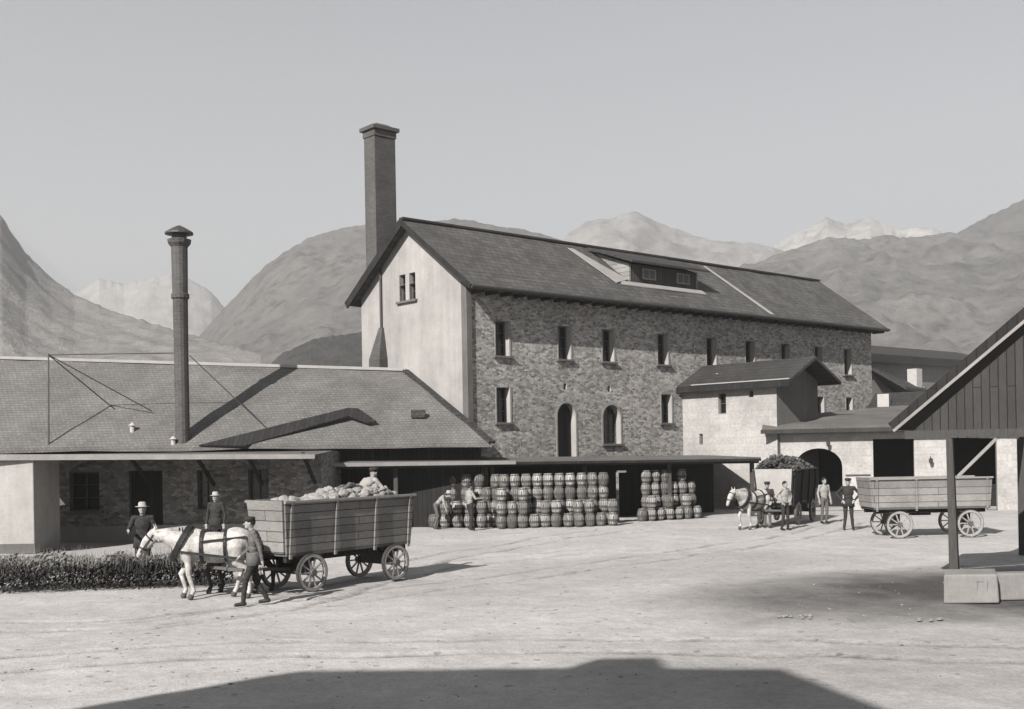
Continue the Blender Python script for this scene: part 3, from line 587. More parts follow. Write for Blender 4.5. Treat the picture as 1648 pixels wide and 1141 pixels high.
# ------------------------------------------------------------------ kegs
def keg_mesh():
    mb = MB(); R = [(.15, 0), (.163, .03), (.175, .07), (.205, .16), (.218, .25), (.205, .34), (.175, .43), (.163, .47), (.155, .5), (.165, .5), (.165, .485)]
    mb.lathe(R, 16, mis=[1, 1, 0, 1, 0, 0, 1, 0, 1, 0, 2]); return mb
kp = keg_mesh(); first = []
ORD = ['first', 'second', 'third', 'fourth', 'fifth', 'sixth', 'seventh', 'eighth', 'ninth', 'tenth', 'eleventh', 'twelfth']
def kegs(pxa, pxb, da, db, cols, rows, stack, heights=None):
    for c in range(cols):
        t = c / max(1, cols - 1); d = da + (db - da) * t; px = pxa + (pxb - pxa) * t; p = P(px, 800, d)
        n = heights[c] if heights else rows
        for r in range(n):
            lab = 'wooden keg in %s column, %s layer up, %s' % (ORD[c], ORD[r], stack)
            if not first: o = kp.build('keg', ['keg', 'hoop', 'kegtop'], smooth=False); first.append(o)
            else: o = first[0].copy(); COL.objects.link(o)
            o.location = (p.x + random.uniform(-.02, .02), d + random.uniform(-.04, .04), r * .502 - .01); o.rotation_euler = (random.uniform(-.03, .03), random.uniform(-.03, .03), random.uniform(0, 6.28)); sc_ = random.uniform(.97, 1.04); o.scale = (sc_, sc_, 1)
            tag(o, lab, 'keg', 'wooden kegs stacked under the loading canopy')
kegs(707, 772, 43.6, 43.3, 4, 4, 'leftmost small stack', [4, 4, 4, 4])
kegs(697, 775, 43.0, 42.7, 5, 2, 'low row before leftmost stack', [1, 2, 2, 3, 2])
kegs(784, 799, 42.9, 42.8, 2, 3, 'narrow stack left of long one', [3, 4])
kegs(812, 972, 42.5, 42.9, 10, 4, 'long central stack')
kegs(806, 985, 41.95, 42.3, 11, 1, 'front row before central stack', [3, 2, 3, 1, 2, 2, 1, 2, 2, 1, 2])
kegs(1040, 1112, 45.0, 46.2, 6, 4, 'right hand stack under canopy end', [4, 4, 4, 3, 4, 3])
kegs(1033, 1120, 44.4, 45.8, 7, 2, 'low row before right hand stack', [1, 2, 1, 2, 1, 2, 1])
# pale post leaning by the kegs
p = P(994, 800, 44.0); mb = MB(); mb.box(-.05, .05, -.05, .05, 0, 1.95); mb.box(-.02, .35, -.04, .04, 1.95, 2.02)
o = mb.build('timber_frame', 'hboards_l'); o.location = (p.x, 44.0, 0); tag(o, 'pale upright timber with a cross piece between the long and right keg stacks', 'timber')

# ------------------------------------------------------------------ wagons
def wheel(parent, x, y, r):
    mb = MB(); n = 24; w = .035
    for i in range(n):
        a0, a1 = 2 * math.pi * i / n, 2 * math.pi * (i + 1) / n
        q = lambda a, rr: (x + rr * math.cos(a), y - w, r + rr * math.sin(a))
        mb.prism([q(a0, r - .08), q(a1, r - .08), q(a1, r - .012), q(a0, r - .012)], (0, 2 * w, 0))
    for i in range(10):
        a = 2 * math.pi * i / 10; mb.bar((x + .06 * math.cos(a), y, r + .06 * math.sin(a)), (x + (r - .07) * math.cos(a), y, r + (r - .07) * math.sin(a)), .035, .03)
    wl_ = mb.build('wheel', 'wheel', parent)
    mb = MB()
    for i in range(n):
        a0, a1 = 2 * math.pi * i / n, 2 * math.pi * (i + 1) / n
        q = lambda a, rr: (x + rr * math.cos(a), y - w - .004, r + rr * math.sin(a))
        mb.prism([q(a0, r - .012), q(a1, r - .012), q(a1, r), q(a0, r)], (0, 2 * w + .008, 0))
    mb.build('tyre', 'iron', wl_)
    mb = MB(); mb.tube((x, y - .09, r), (x, y + .09, r), .075, n=12); mb.build('hub', 'wood', wl_)
def make_wagon(label, loc, rz, L=3.35, W=1.25, z0=.84, hb=1.18, sidem='hboards', frontm='hboards_l', r=.41, flare=.1, group='horse drawn wagons in the yard', drawbar=True, thin=.045, spacing=.62):
    """front points to +x; origin at ground under the front edge"""
    t = thing('wagon', label, 'wagon', loc, rz, group); zt = z0 + hb; th = thin
    for s in (-1, 1):
        mb = MB(); y0 = s * W / 2; y1 = s * (W / 2 + flare)
        mb.prism([(0, y0, z0), (-L, y0, z0), (-L - .06, y1, zt), (.1, y1, zt)], (0, -s * th, 0)); sb = mb.build('side_board', sidem, t)
        for u in (.02, .36, .68, .97): MB().bar((-L * u, y0 + s * .03, z0 - .12), (-L * u, y1 + s * .03, zt + .02), .06, .04).build('stake', sidem, sb)
        mb = MB(); mb.bar((.12, y1 + s * .01, zt + .02), (-L - .08, y1 + s * .01, zt + .02), .07, .05); mb.build('rail', 'fascia' if frontm == 'hboards_l' else 'wood', sb)
    mb = MB(); mb.prism([(.0, -W / 2 + th, z0), (.0, W / 2 - th, z0), (.1, W / 2 + flare - th, zt + .06), (.1, -W / 2 - flare + th, zt + .06)], (.05, 0, 0)); mb.build('front_board', frontm, t)
    mb = MB(); mb.prism([(-L, -W / 2 + th, z0), (-L, W / 2 - th, z0), (-L - .06, W / 2 + flare - th, zt - .04), (-L - .06, -W / 2 - flare + th, zt - .04)], (.05, 0, 0)); mb.build('tail_board', sidem, t)
    MB().box(-L, 0, -W / 2 + .002, W / 2 - .002, z0 - .07, z0 - .001).build('bed', 'wood', t)
    mb = MB()
    for s in (-1, 1): mb.box(-L + .1, -.05, s * .42 - .06, s * .42 + .06, z0 - .2, z0 - .071)
    mb.build('chassis', 'timber', t)
    for xa in (-spacing, -L + spacing * .9):
        a_ = MB(); a_.box(xa - .06, xa + .06, -W / 2, W / 2, r - .06, r + .06); a_.box(xa - .09, xa + .09, -.5, .5, r + .06, z0 - .2); a_.build('axle', 'iron', t)
        for s in (-1, 1): wheel(t, xa, s * (W / 2 + .06), r)
        for s in (-1, 1):
            mb = MB()
            for i in range(5): q = .42 - .06 * i; mb.box(xa - q, xa + q, s * .48 - .03, s * .48 + .03, z0 - .1 - .03 * i, z0 - .07 - .03 * i)
            mb.build('spring', 'iron', t)
    if drawbar: mb = MB(); mb.bar((-.5, 0, r + .05), (1.15, -.0, .62), .08, .07); mb.bar((1.1, -.55, .62), (1.1, .55, .62), .06); mb.build('drawbar', 'wood', t)
    return t
# front wagon
fw = G(467, 946); wdir = Vector((-2.33, 2.5)).normalized()
w_front = P(465, 892, 23.4); w_rear = P(664, 870, 26.2)
hd = Vector((w_front.x - w_rear.x, w_front.y - w_rear.y, 0)).normalized(); rzw = math.atan2(hd.y, hd.x); wn = Vector((-hd.y, hd.x, 0))
# near side is the +/- y side facing the camera
near = wn if wn.y < 0 else -wn
org = Vector((w_front.x, w_front.y, 0)) - near * .62
wag1 = make_wagon('high sided plank wagon heaped with pale lumps, drawn by the white horse', org, rzw, L=(w_front - w_rear).xy.length, W=1.1, z0=.86, hb=1.06)  # front board in paler planks: its sunlit tone put into the colour
def local(t, p): return (Matrix.Translation(t.location) @ Matrix.Rotation(t.rotation_euler.z, 4, 'Z')) @ Vector(p)
random.seed(3)
LW = (w_front - w_rear).xy.length
def heap(name, t, L, W, z0, h, n, mat, label, r=(.05, .14), cat='load'):
    mb = MB()
    for i in range(n):
        u = random.uniform(.06, .94); v = random.uniform(-.8, .8); hh = h * (1 - v * v * .7) * (.45 + .35 * math.exp(-((u - .45) / .12) ** 2) + .5 * math.exp(-((u - .75) / .2) ** 2)) * random.uniform(.5, 1)
        c = local(t, (-L * u, v * W / 2, z0 + hh)); rr = random.uniform(*r)
        e = Matrix.Rotation(random.uniform(0, 3), 3, 'Z') @ Matrix.Rotation(random.uniform(-.5, .5), 3, 'X')
        mb.ball(c, (rr * random.uniform(.9, 1.5), rr, rr * random.uniform(.6, .95)), 2, 0, .09, e)
    return tag(mb.build(name, mat), label, cat, kind='stuff')
heap('stone_heap', wag1, LW, 1.0, 1.72, .5, 330, 'limestone', 'heap of pale broken stone filling the high sided wagon behind the white horse')
MB_ = None
# right wagon near the arch
g0 = P(1267, 820, 40.6)
rz2 = math.atan2(-.88, -.47)
wag2 = make_wagon('high sided wagon with a bright front board standing before the arched gateway', (g0.x - .45, g0.y, 0), rz2, L=3.4, z0=.84, hb=1.16, sidem='timber', frontm='white', r=.42)  # near-white front, near-black sides: sunlit and shaded faces put into the colours
def brush(name, t, L, W, z0, h, n, label):
    mb = MB()
    for i in range(n):
        u = random.uniform(-.02, 1.02); v = random.uniform(-1.1, 1.1); hh = h * (1 - v * v * .5) * (.35 + .65 * (math.exp(-((u - .15) / .2) ** 2) + .8 * math.exp(-((u - .7) / .25) ** 2))) * random.uniform(0, 1)
        c = local(t, (-L * u, v * W / 2, z0 + hh)); d = Vector((random.gauss(0, 1), random.gauss(0, 1), random.gauss(0, .6))).normalized(); l = random.uniform(.08, .22)
        s = d.orthogonal().normalized() * random.uniform(.02, .07); mb.poly([c - d * l / 2, c + s, c + d * l / 2, c - s])
    return tag(mb.build(name, 'brush'), label, 'load', kind='stuff')
brush('brushwood_heap', wag2, 3.3, 1.3, 1.85, .75, 5200, 'dark heap of cut brushwood piled on the wagon before the arched gateway')
# flat wagon by the white range
g1 = P(1406, 820, 34.6); g2 = P(1603, 820, 34.2)
wag3 = make_wagon('empty drop side wagon with pale planks standing behind the leaning brace post', (g1.x, g1.y + .6, 0), math.pi + .03, L=(g2 - g1).xy.length, z0=.95, hb=.86, sidem='hboards_l', frontm='hboards_l', r=.42, flare=.02, drawbar=False, spacing=.75)
mb = MB()
mb.box(-2.2, -1.6, -.75, -.45, .62, .86)
mb.build('tool_box', 'timber', wag3)

# ------------------------------------------------------------------ remeshed living bodies
def organic(name, prims, mats, voxel, parent=None, smooth=6):
    """prims: (kind, ...) merged by voxel remesh into ONE continuous surface, faces coloured by nearest prim"""
    mb = MB(); caps = []
    for p in prims:
        if p[0] == 'c':                       # tapered capsule
            _, a, b, ra, rb, mi = p; a = Vector(a); b = Vector(b)
            mb.tube(a, b, ra, rb, 16); mb.ball(a, ra, 2); mb.ball(b, rb, 2); caps.append((a, b, ra, rb, mi))
        else:                                  # ellipsoid c, r, rot
            _, c, r, R, mi = p; mb.ball(c, r, 3, M3=R); c = Vector(c)
            ax = max(range(3), key=lambda i: r[i]); dv = [0, 0, 0]; dv[ax] = r[ax] - sorted(r)[1] * .8; dv = Vector(dv)
            if R: dv = R @ dv
            caps.append((c - dv, c + dv, sorted(r)[1] * .9, sorted(r)[1] * .9, mi))
    o = mb.build(name, mats); md = o.modifiers.new('r', 'REMESH'); md.mode = 'VOXEL'; md.voxel_size = voxel; md.use_smooth_shade = True
    sm = o.modifiers.new('s', 'SMOOTH'); sm.iterations = smooth; sm.factor = .5
    dg = bpy.context.evaluated_depsgraph_get(); me = bpy.data.meshes.new_from_object(o.evaluated_get(dg)); o.modifiers.clear(); old = o.data; o.data = me
    me.materials.clear()
    for m_ in mats: me.materials.append(M[m_])
    n = len(me.polygons); c = np.zeros(n * 3); me.polygons.foreach_get('center', c); c = c.reshape(-1, 3); best = np.full(n, 1e9); idx = np.zeros(n, int)
    for a, b, ra, rb, mi in caps:
        a = np.array(a); b = np.array(b); ab = b - a; L2 = max(1e-9, ab @ ab); t = np.clip(((c - a) @ ab) / L2, 0, 1); d = np.linalg.norm(c - a - t[:, None] * ab, axis=1) - (ra + (rb - ra) * t)
        k = d < best; best[k] = d[k]; idx[k] = mi
    if voxel < .01:
        cl = set(np.nonzero(np.isin(idx, [0, 1]))[0].tolist()); vs = {v for p_ in cl for v in me.polygons[p_].vertices}
        vs = [(vi, me.vertices[vi].co.copy(), me.vertices[vi].normal.copy()) for vi in vs]; new = {}
        for vi, q, nrm_ in vs: f = noise.noise(Vector((q.x * 9, q.y * 9, q.z * 22 + q.x * 8))) * .009 + noise.noise(q * 30) * .003; new[vi] = q + nrm_ * f
        for vi, q in new.items(): me.vertices[vi].co = q
    me.polygons.foreach_set('material_index', idx.tolist()); me.polygons.foreach_set('use_smooth', [True] * n); me.update()
    if parent: o.parent = parent
    return o
V = Vector
def person(label, loc, rz, h=1.72, top='cloth_d', legs='cloth_d', hat='cap', pose='stand', group=None, vest=None, z=0):
    """faces -Y local. joints in metres for 1.72 m"""
    K = h / 1.72; J = dict(pel=(0, 0, .93), chest=(0, .01, 1.28), neck=(0, .0, 1.47), head=(0, -.02, 1.60),
        hipL=(.09, 0, .9), hipR=(-.09, 0, .9), knL=(.1, -.03, .5), knR=(-.1, -.02, .5), anL=(.11, .03, .09), anR=(-.11, .03, .09),
        shL=(.19, .01, 1.42), shR=(-.19, .01, 1.42), elL=(.26, .03, 1.13), elR=(-.26, .03, 1.13), wrL=(.26, -.06, .88), wrR=(-.26, -.06, .88))
    if pose == 'walk': J.update(knL=(.1, -.16, .52), anL=(.1, -.22, .09), knR=(-.1, .02, .49), anR=(-.1, .24, .11), wrL=(.27, .16, .9), elL=(.25, .12, 1.15), elR=(-.25, -.04, 1.14), wrR=(-.24, -.25, .96), neck=(0, -.03, 1.46), head=(0, -.07, 1.59))
    if pose == 'hold': J.update(elR=(-.27, -.1, 1.18), wrR=(-.24, -.38, 1.18), knL=(.1, -.1, .5), anL=(.12, -.05, .09), wrL=(.22, -.2, 1.0), elL=(.27, .0, 1.14))
    if pose == 'akimbo': J.update(elL=(.38, .08, 1.2), wrL=(.2, -.06, 1.0), elR=(-.38, .08, 1.2), wrR=(-.2, -.06, 1.0), anL=(.14, .02, .09), anR=(-.14, .03, .09))
    if pose == 'bend': J.update(chest=(0, -.26, 1.16), neck=(0, -.42, 1.25), head=(0, -.53, 1.31), shL=(.19, -.36, 1.26), shR=(-.19, -.36, 1.26), elL=(.22, -.42, .98), elR=(-.22, -.42, .98), wrL=(.18, -.5, .74), wrR=(-.18, -.5, .74), knL=(.11, -.1, .5), knR=(-.11, -.1, .5))
    if pose == 'sit': J.update(pel=(0, 0, .1), chest=(0, .27, .27), neck=(0, .44, .38), head=(0, .5, .49), hipL=(.09, 0, .12), hipR=(-.09, 0, .12), knL=(.13, -.4, .26), knR=(-.12, -.42, .2), anL=(.14, -.72, .07), anR=(-.14, -.76, .05), shL=(.19, .38, .34), shR=(-.19, .38, .34), elL=(.33, .5, .12), elR=(-.3, .3, .12), wrL=(.36, .28, .06), wrR=(-.2, .08, .2))
    J = {k: V(v) * K for k, v in J.items()}; K_ = K
    t = thing('person', label, 'person', (loc[0], loc[1], z), rz, group)
    mats = [top, legs, 'skin', 'leather', 'cloth_l' if vest else top]; pr = []
    c = lambda a, b, ra, rb, mi: pr.append(('c', a, b, ra * K_, rb * K_, mi))
    e = lambda p, r, mi, R=None: pr.append(('e', p, tuple(x * K_ for x in r), R, mi))
    up_ = (J['neck'] - J['pel']).normalized(); R = up_.to_track_quat('Z', 'Y').to_matrix() if pose in ('bend', 'sit') else None
    e(J['pel'], (.165, .115, .13), 1, R); e((J['pel'] + J['chest']) / 2, (.15, .105, .16), 0, R); e(J['chest'], (.185, .12, .2), 0, R)
    c(J['shL'], J['shR'], .062, .062, 0); c(J['chest'] + up_ * .08, J['neck'], .08, .055, 0); c(J['neck'], J['head'] - V((0, 0, .03)), .052, .05, 2)
    hd_ = J['head'] + V((0, 0, .02)); e(hd_, (.076, .096, .118), 2); e(hd_ + V((0, -.045, -.07)), (.05, .05, .045), 2)
    pr.append(('c', hd_ + V((0, -.09, .0)), hd_ + V((0, -.118, -.025)), .011, .014, 2))       # nose
    pr.append(('c', hd_ + V((-.022, -.088, -.06)), hd_ + V((.022, -.088, -.06)), .009, .009, 2))  # mouth
    for s, a in ((1, 'L'), (-1, 'R')):
        pr.append(('e', hd_ + V((s * .078, .005, -.005)), (.012, .02, .03), None, 2))
        c(J['hip' + a], J['kn' + a], .088, .062, 1); c(J['kn' + a], J['an' + a], .06, .045, 1)
        d = V((0, -1, 0)); an = J['an' + a]; c(an + V((0, .03, -.04)), an + V((s * .01, -.14, -.055)), .042, .036, 3)
        c(J['sh' + a], J['el' + a], .056, .045, 0); c(J['el' + a], J['wr' + a], .045, .033, 0)
        f = (J['wr' + a] - J['el' + a]).normalized(); w = J['wr' + a]; side = f.cross(V((0, 1, 0)) if abs(f.y) < .9 else V((1, 0, 0))).normalized(); nr = side.cross(f)
        pr.append(('c', w, w + f * .045, .028, .032, 2)); pr.append(('c', w + f * .03 - side * .018, w + f * .09 - side * .02, .02, .017, 2)); pr.append(('c', w + f * .03 + side * .018, w + f * .09 + side * .02, .02, .017, 2))
        for i, (o_, l) in enumerate(((-.031, .062), (-.0105, .074), (.0105, .07), (.031, .055))):
            b0 = w + f * .095 + side * o_; b1 = b0 + (f + nr * .25).normalized() * l * .55; b2 = b1 + (f + nr * .8).normalized() * l * .5
            pr.append(('c', b0, b1, .0095, .009, 2)); pr.append(('c', b1, b2, .009, .008, 2))
        b0 = w + f * .03 - side * .03; b1 = b0 + (f * .5 - side).normalized() * .035; pr.append(('c', b0, b1, .012, .011, 2)); pr.append(('c', b1, b1 + (f - side * .2).normalized() * .03, .011, .009, 2))
    organic('body', pr, mats, .0085, t, 3)
    mb = MB()
    for s in (-1, 1): mb.ball(hd_ + V((s * .03, -.089, .012)), (.011, .006, .008), 2)
    mb.build('eyes', 'hair', t)
    mb = MB(); mb.ball(hd_ + V((0, .018, .03)), (.082, .098, .105), 3); o = mb.build('hair', 'hair', t, smooth=True)
    if hat:
        mb = MB(); zc = .052
        if hat == 'brim': mb.lathe([(.155, zc), (.158, zc + .008), (.09, zc + .016), (.086, zc + .09), (.06, zc + .115), (.01, zc + .1)], 20, hd_)
        else: mb.lathe([(.09, zc - .01), (.1, zc + .01), (.115, zc + .05), (.09, zc + .075), (.01, zc + .085)], 20, hd_); mb.ball(hd_ + V((0, -.1, zc + .005)), (.06, .045, .008), 2)
        mb.build('hat' if hat == 'brim' else 'cap', 'straw' if hat == 'brim' else 'cloth_d', t, smooth=True)
    # jacket skirt over the hips
    if pose != 'sit' and top != 'cloth_l':
        a, b = J['pel'] + up_ * .12 * K_, J['pel'] - V((0, 0, .14)) * K_
        mb = MB(); k_ = 16; 
        for j, (cen, rx, ry) in enumerate(((a, .165, .125), (J['pel'], .182, .138), (b, .2, .155))):
            for i in range(k_): th_ = 2 * math.pi * i / k_; mb.v.append(tuple(cen + V((rx * K_ * math.cos(th_), ry * K_ * math.sin(th_), .01 * math.sin(3 * th_)))))
        for j in range(2):
            for i in range(k_): i2 = (i + 1) % k_; mb.f.append((j * k_ + i, j * k_ + i2, (j + 1) * k_ + i2, (j + 1) * k_ + i)); mb.mi.append(0)
        o = mb.build('jacket', top, t, smooth=True); so_ = o.modifiers.new('s', 'SOLIDIFY'); so_.thickness = .012
    return t
def horse(label, loc, rz, coat='horse_w', legc=None, headlow=.25, k=1.0, group='draught horses in harness', stride=1):
    """faces -X local, withers about 1.45 m"""
    t = thing('horse', label, 'horse', (loc[0], loc[1], 0), rz, group); pr = []; legc = 1
    c = lambda a, b, ra, rb, mi=0: pr.append(('c', V(a) * k, V(b) * k, ra * k, rb * k, mi)); e = lambda p, r, mi=0, R=None: pr.append(('e', V(p) * k, tuple(x * k for x in r), R, mi))
    e((0, 0, 1.08), (.72, .29, .30)); e((-.48, 0, 1.08), (.34, .25, .36)); e((.5, 0, 1.14), (.36, .28, .33)); e((.1, 0, .98), (.5, .27, .26)); e((-.36, 0, 1.30), (.26, .12, .16)); e((.56, 0, 1.26), (.27, .2, .18))
    nb = V((-.62, 0, 1.2)); n1 = V((-.9, 0, 1.36 - headlow * .2)); n2 = V((-1.13, 0, 1.56 - headlow)); c(nb, n1, .235, .17); c(n1, n2, .17, .115); c((-.5, 0, 1.05), n1 - V((0, 0, .08)), .2, .12)
    h1 = n2 + V((-.05, 0, .03)); h2 = h1 + V((-.17, 0, -.17)); h3 = h1 + V((-.30, 0, -.40)); c(h1, h2, .115, .1); c(h2, h3, .095, .062); c(h3, h3 + V((-.03, 0, -.05)), .064, .055, 1); c(h1 + V((0, 0, -.08)), h2 + V((.03, 0, -.08)), .09, .07)
    for s in (-1, 1): c(h1 + V((.03, s * .06, .09)), h1 + V((.0, s * .075, .22)), .03, .008)
    for s in (-1, 1):
        f = s * stride; y = s * .15
        sh, el, kn, fe, ho = V((-.5, y, 1.0)), V((-.46, y, .8)), V((-.5 - .18 * (f > 0) + .04 * (f < 0), y, .50)), V((-.52 - .06 * (f > 0) + .16 * (f < 0), y, .17)), V((-.56 - .07 * (f > 0) + .14 * (f < 0), y, .07))
        c(sh, el, .15, .10); c(el, kn, .088, .06); c(kn, fe, .056, .043, 0 if coat == 'horse_w' and s == stride else 1); c(fe, ho, .048, .05, 1); c(ho, ho + V((-.01, 0, -.035)), .06, .068, 2)
        hp, st_, hk, ff, hh = V((.52, y, 1.08)), V((.44 - .1 * f, y, .76)), V((.68 - .1 * f, y, .52)), V((.62 - .16 * f, y, .16)), V((.58 - .17 * f, y, .07))
        c(hp, st_, .21, .13); c(st_, hk, .115, .062); c(hk, ff, .06, .045, 1); c(ff, hh, .048, .052, 1); c(hh, hh + V((-.01, 0, -.035)), .06, .068, 2)
    organic('body', pr, [coat, coat if coat == 'horse_w' else 'horse_d', 'hoof'], .017, t, 6)
    mb = MB(); random.seed(5)
    for i in range(70):
        u = i / 69; b = n2.lerp(V((-.5, 0, 1.4)), u) * k + V((.0, 0, .11)) * k; l = random.uniform(.16, .28) * k
        s = random.choice((-1, 1)); q = b + V((random.uniform(-.02, .05), s * .09, -l * .7)) * 1; mb.bar(b, b + V((.03, s * .1, -.05)), .03, .02); mb.bar(b + V((.03, s * .1, -.05)), q + V((.02, s * .03, -.05)), .028, .015)
    mb.build('mane', 'horse_m' if coat != 'horse_w' else 'wheel', t)
    mb = MB()
    for i in range(26):
        a = V((.86, random.uniform(-.03, .03), 1.2)) * k; q = V((1.0 + random.uniform(-.05, .05), random.uniform(-.07, .07), random.uniform(.45, .7))) * k; m_ = V((.98, a.y, 1.05)) * k; mb.bar(a, m_, .035, .03); mb.bar(m_, q, .03, .02)
    mb.build('tail', 'horse_m' if coat != 'horse_w' else 'wheel', t)
    # harness: collar, girth, traces, bridle
    hn = MB()
    def ring(c0, ax, ry, rz_, w, th=.03):
        c0 = V(c0); ax = V(ax).normalized(); s1 = V((0, 1, 0)); u1 = s1.cross(ax).normalized(); n = 20
        for i in range(n):
            a0, a1 = 2 * math.pi * i / n, 2 * math.pi * (i + 1) / n; p_ = lambda a_, q: (c0 + s1 * (ry + q) * math.cos(a_) + u1 * (rz_ + q) * math.sin(a_) - ax * w / 2) * k
            hn.prism([p_(a0, 0), p_(a1, 0), p_(a1, th), p_(a0, th)], ax * w * k)
    ring((-.62, 0, 1.16), (-.85, 0, .45), .245, .37, .11, .06); ring((-.18, 0, 1.07), (-1, 0, 0), .295, .335, .07, .02); ring((.3, 0, 1.09), (-1, 0, 0), .29, .33, .05, .02)
    ring(tuple((h1 + h2) / 2), (-.17, 0, -.17), .108, .115, .03, .012); ring(tuple(h2.lerp(h3, .55)), (-.13, 0, -.23), .085, .088, .03, .012)
    for s in (-1, 1):
        hn.bar(V((-.62, s * .29, 1.0)) * k, V((.9, s * .36, .8)) * k, .02, .05); hn.bar(V((-.18, s * .31, 1.2)) * k, V((.75, s * .25, 1.28)) * k, .02, .035)
        hn.bar(V((.75, s * .25, 1.28)) * k, V((.9, s * .34, .85)) * k, .02, .035)
        hn.bar((h1 + V((.0, s * .11, -.02))) * k, (h3 + V((.02, s * .07, .02))) * k, .012, .025)
    hn.build('harness', 'leather', t)
    return t
hp = G(337, 963)
horse('white working horse in dark harness walking left before the front wagon', (hp.x + .05, hp.y + .1), rad(4), 'horse_w', headlow=.22, k=.99)
horse('dark working horse harnessed on the far side of the white horse', (hp.x + .35, hp.y + 1.0), rad(4), 'horse_d', headlow=.3, k=.93, stride=-1)
q = G(410, 974); person('man in dark clothes and cap walking beside the hindquarters of the white horse', (q.x, q.y), rad(-78), 1.72, 'cloth_m', 'cloth_d', 'cap', 'walk', 'workmen in the yard')
q = P(229, 812, 25.95); person('man in a dark jacket and pale hat standing behind the white horse head', (q.x, q.y), rad(10), 1.84, 'cloth_d', 'cloth_d', 'brim', 'hold', 'workmen in the yard')
q = P(347, 790, 33.0); person('man in a pale hat standing under the edge of the left canopy', (q.x, q.y), rad(-10), 1.8, 'cloth_d', 'cloth_d', 'brim', 'stand', 'workmen in the yard')
lp = local(wag1, (-LW * .70, .0, 1.98)); person('person in pale clothes reclining on the stone heap at the rear of the front wagon', (lp.x, lp.y), rzw + rad(90), 1.65, 'cloth_l', 'cloth_m', 'cap', 'sit', 'workmen in the yard', z=lp.z)
q = G(703, 851); person('workman in a pale cap and shirt bending over the leftmost kegs', (q.x, q.y), rad(70), 1.66, 'cloth_l', 'cloth_m', 'brim', 'bend', 'workmen in the yard')
q = G(1366, 853); person('man in dark clothes and cap with hands on hips between the two right hand wagons', (q.x, q.y), rad(-15), 1.74, 'cloth_d', 'cloth_d', 'cap', 'akimbo', 'workmen in the yard')
q = G(1327, 842); person('man in a pale shirt and grey trousers standing at the rear of the brushwood wagon', (q.x, q.y), rad(20), 1.66, 'cloth_l', 'cloth_m', None, 'stand', 'workmen in the yard')
q = G(1236, 849); person('man in a dark waistcoat standing against the front of the brushwood wagon', (q.x, q.y), rad(-30), 1.6, 'cloth_d', 'cloth_m', 'cap', 'hold', 'workmen in the yard')
q = G(1204, 852); horse('grey horse with lowered head harnessed to the brushwood wagon', (q.x + .3, q.y + .45), rad(40), 'horse_w', headlow=.2, k=.95)

q = G(757, 853); person('workman in pale shirt sleeves standing with back to the long keg stack', (q.x, q.y), rad(120), 1.68, 'cloth_l', 'cloth_d', 'cap', 'hold', 'workmen in the yard')
q = G(1264, 853); person('bareheaded man in a pale shirt, hands on hips, before the brushwood wagon front', (q.x, q.y), rad(30), 1.66, 'cloth_l', 'cloth_d', None, 'akimbo', 'workmen in the yard')

# ------------------------------------------------------------------ hedge
random.seed(11)
h0, h1_ = P(-70, 800, 24.3), P(352, 800, 25.0)
mb = MB()
for i in range(15000):
    u = random.random(); x = h0.x + (h1_.x - h0.x) * u; y = h0.y + .7 * u
    top = .62 + .3 * noise.noise((x * .9, 0, 3)) + .14 * noise.noise((x * 3.5, 0, 3)); v = random.random(); w = random.uniform(0, 1.3)
    z_ = top * (v ** .7); yy = y + w + .18 * noise.noise((x * 1.6, 5, 3)) + .25 * (z_ / top) ** 2 * (1 if w < .6 else -1) + random.uniform(-.06, .06)
    if random.random() < .25: z_ = top + random.uniform(-.05, .1)
    n_ = V((random.gauss(0, 1), random.gauss(0, 1), random.gauss(0, 1))).normalized(); a_ = n_.orthogonal().normalized(); b_ = n_.cross(a_); s = random.uniform(.025, .06)
    c_ = V((x, yy, max(.02, z_))); mb.poly([c_ - a_ * s, c_ - b_ * s * .5, c_ + a_ * s, c_ + b_ * s * .5])
for i in range(1500):
    u = random.random(); x = h0.x + (h1_.x - h0.x) * u; y = h0.y + .7 * u + random.uniform(0, 1.5); b = V((x, y, random.uniform(.3, .6))); tp_ = b + V((random.uniform(-.1, .1), random.uniform(-.1, .1), random.uniform(.2, .4))); mb.poly([b, b + V((.015, 0, 0)), tp_])
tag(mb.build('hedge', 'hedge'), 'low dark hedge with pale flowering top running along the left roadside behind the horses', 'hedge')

# ------------------------------------------------------------------ open barn, right foreground
bn0 = P(1447, 692, 22); bang = rad(-30); bd = V((math.cos(bang), math.sin(bang), 0))
bn = thing('open_barn', 'dark open sided timber barn roof with a pale barge board at the right edge', 'barn', (bn0.x, bn0.y, 0), bang)
def BW(px, py):                       # point of the gable plane: distance along it and height
    u, v = uv(px, py); kq = u / FP; s_ = (kq * bn0.y - bn0.x) / (bd.x - kq * bd.y); return s_, CAMH + v * (bn0.y + s_ * bd.y) / FP
e0, (s1, zs) = bn0.z, BW(1648, 521); sl_ = (zs - e0) / s1; rx = 4.6; rzz = e0 + sl_ * rx; re = 2 * rx; BD = 3.4
mb = MB(); n_ = V((-sl_, 0, 1)).normalized()
mb.prism([(-.1, 0, e0), (rx, 0, rzz + .08), (rx, BD, rzz + .08), (-.1, BD, e0)], n_ * .17); mb.prism([(re, 0, e0), (rx + .001, 0, rzz + .08), (rx + .001, BD, rzz + .08), (re, BD, e0)], V((sl_, 0, 1)).normalized() * .17)
br_ = mb.build('roof', 'timber', bn)
for a_, b_ in ((-.1, rx), (re + .1, rx)): MB().bar((a_, -.04, e0 - .02), (b_, -.04, rzz + .0), .05, .055).build('barge_board', 'fascia', br_)
MB().prism([(.25, .12, e0 - .02), (re - .25, .12, e0 - .02), (rx, .12, rzz - .12)], (0, .05, 0)).build('gable_boarding', 'shed', bn)  # boards in one very dark even tone
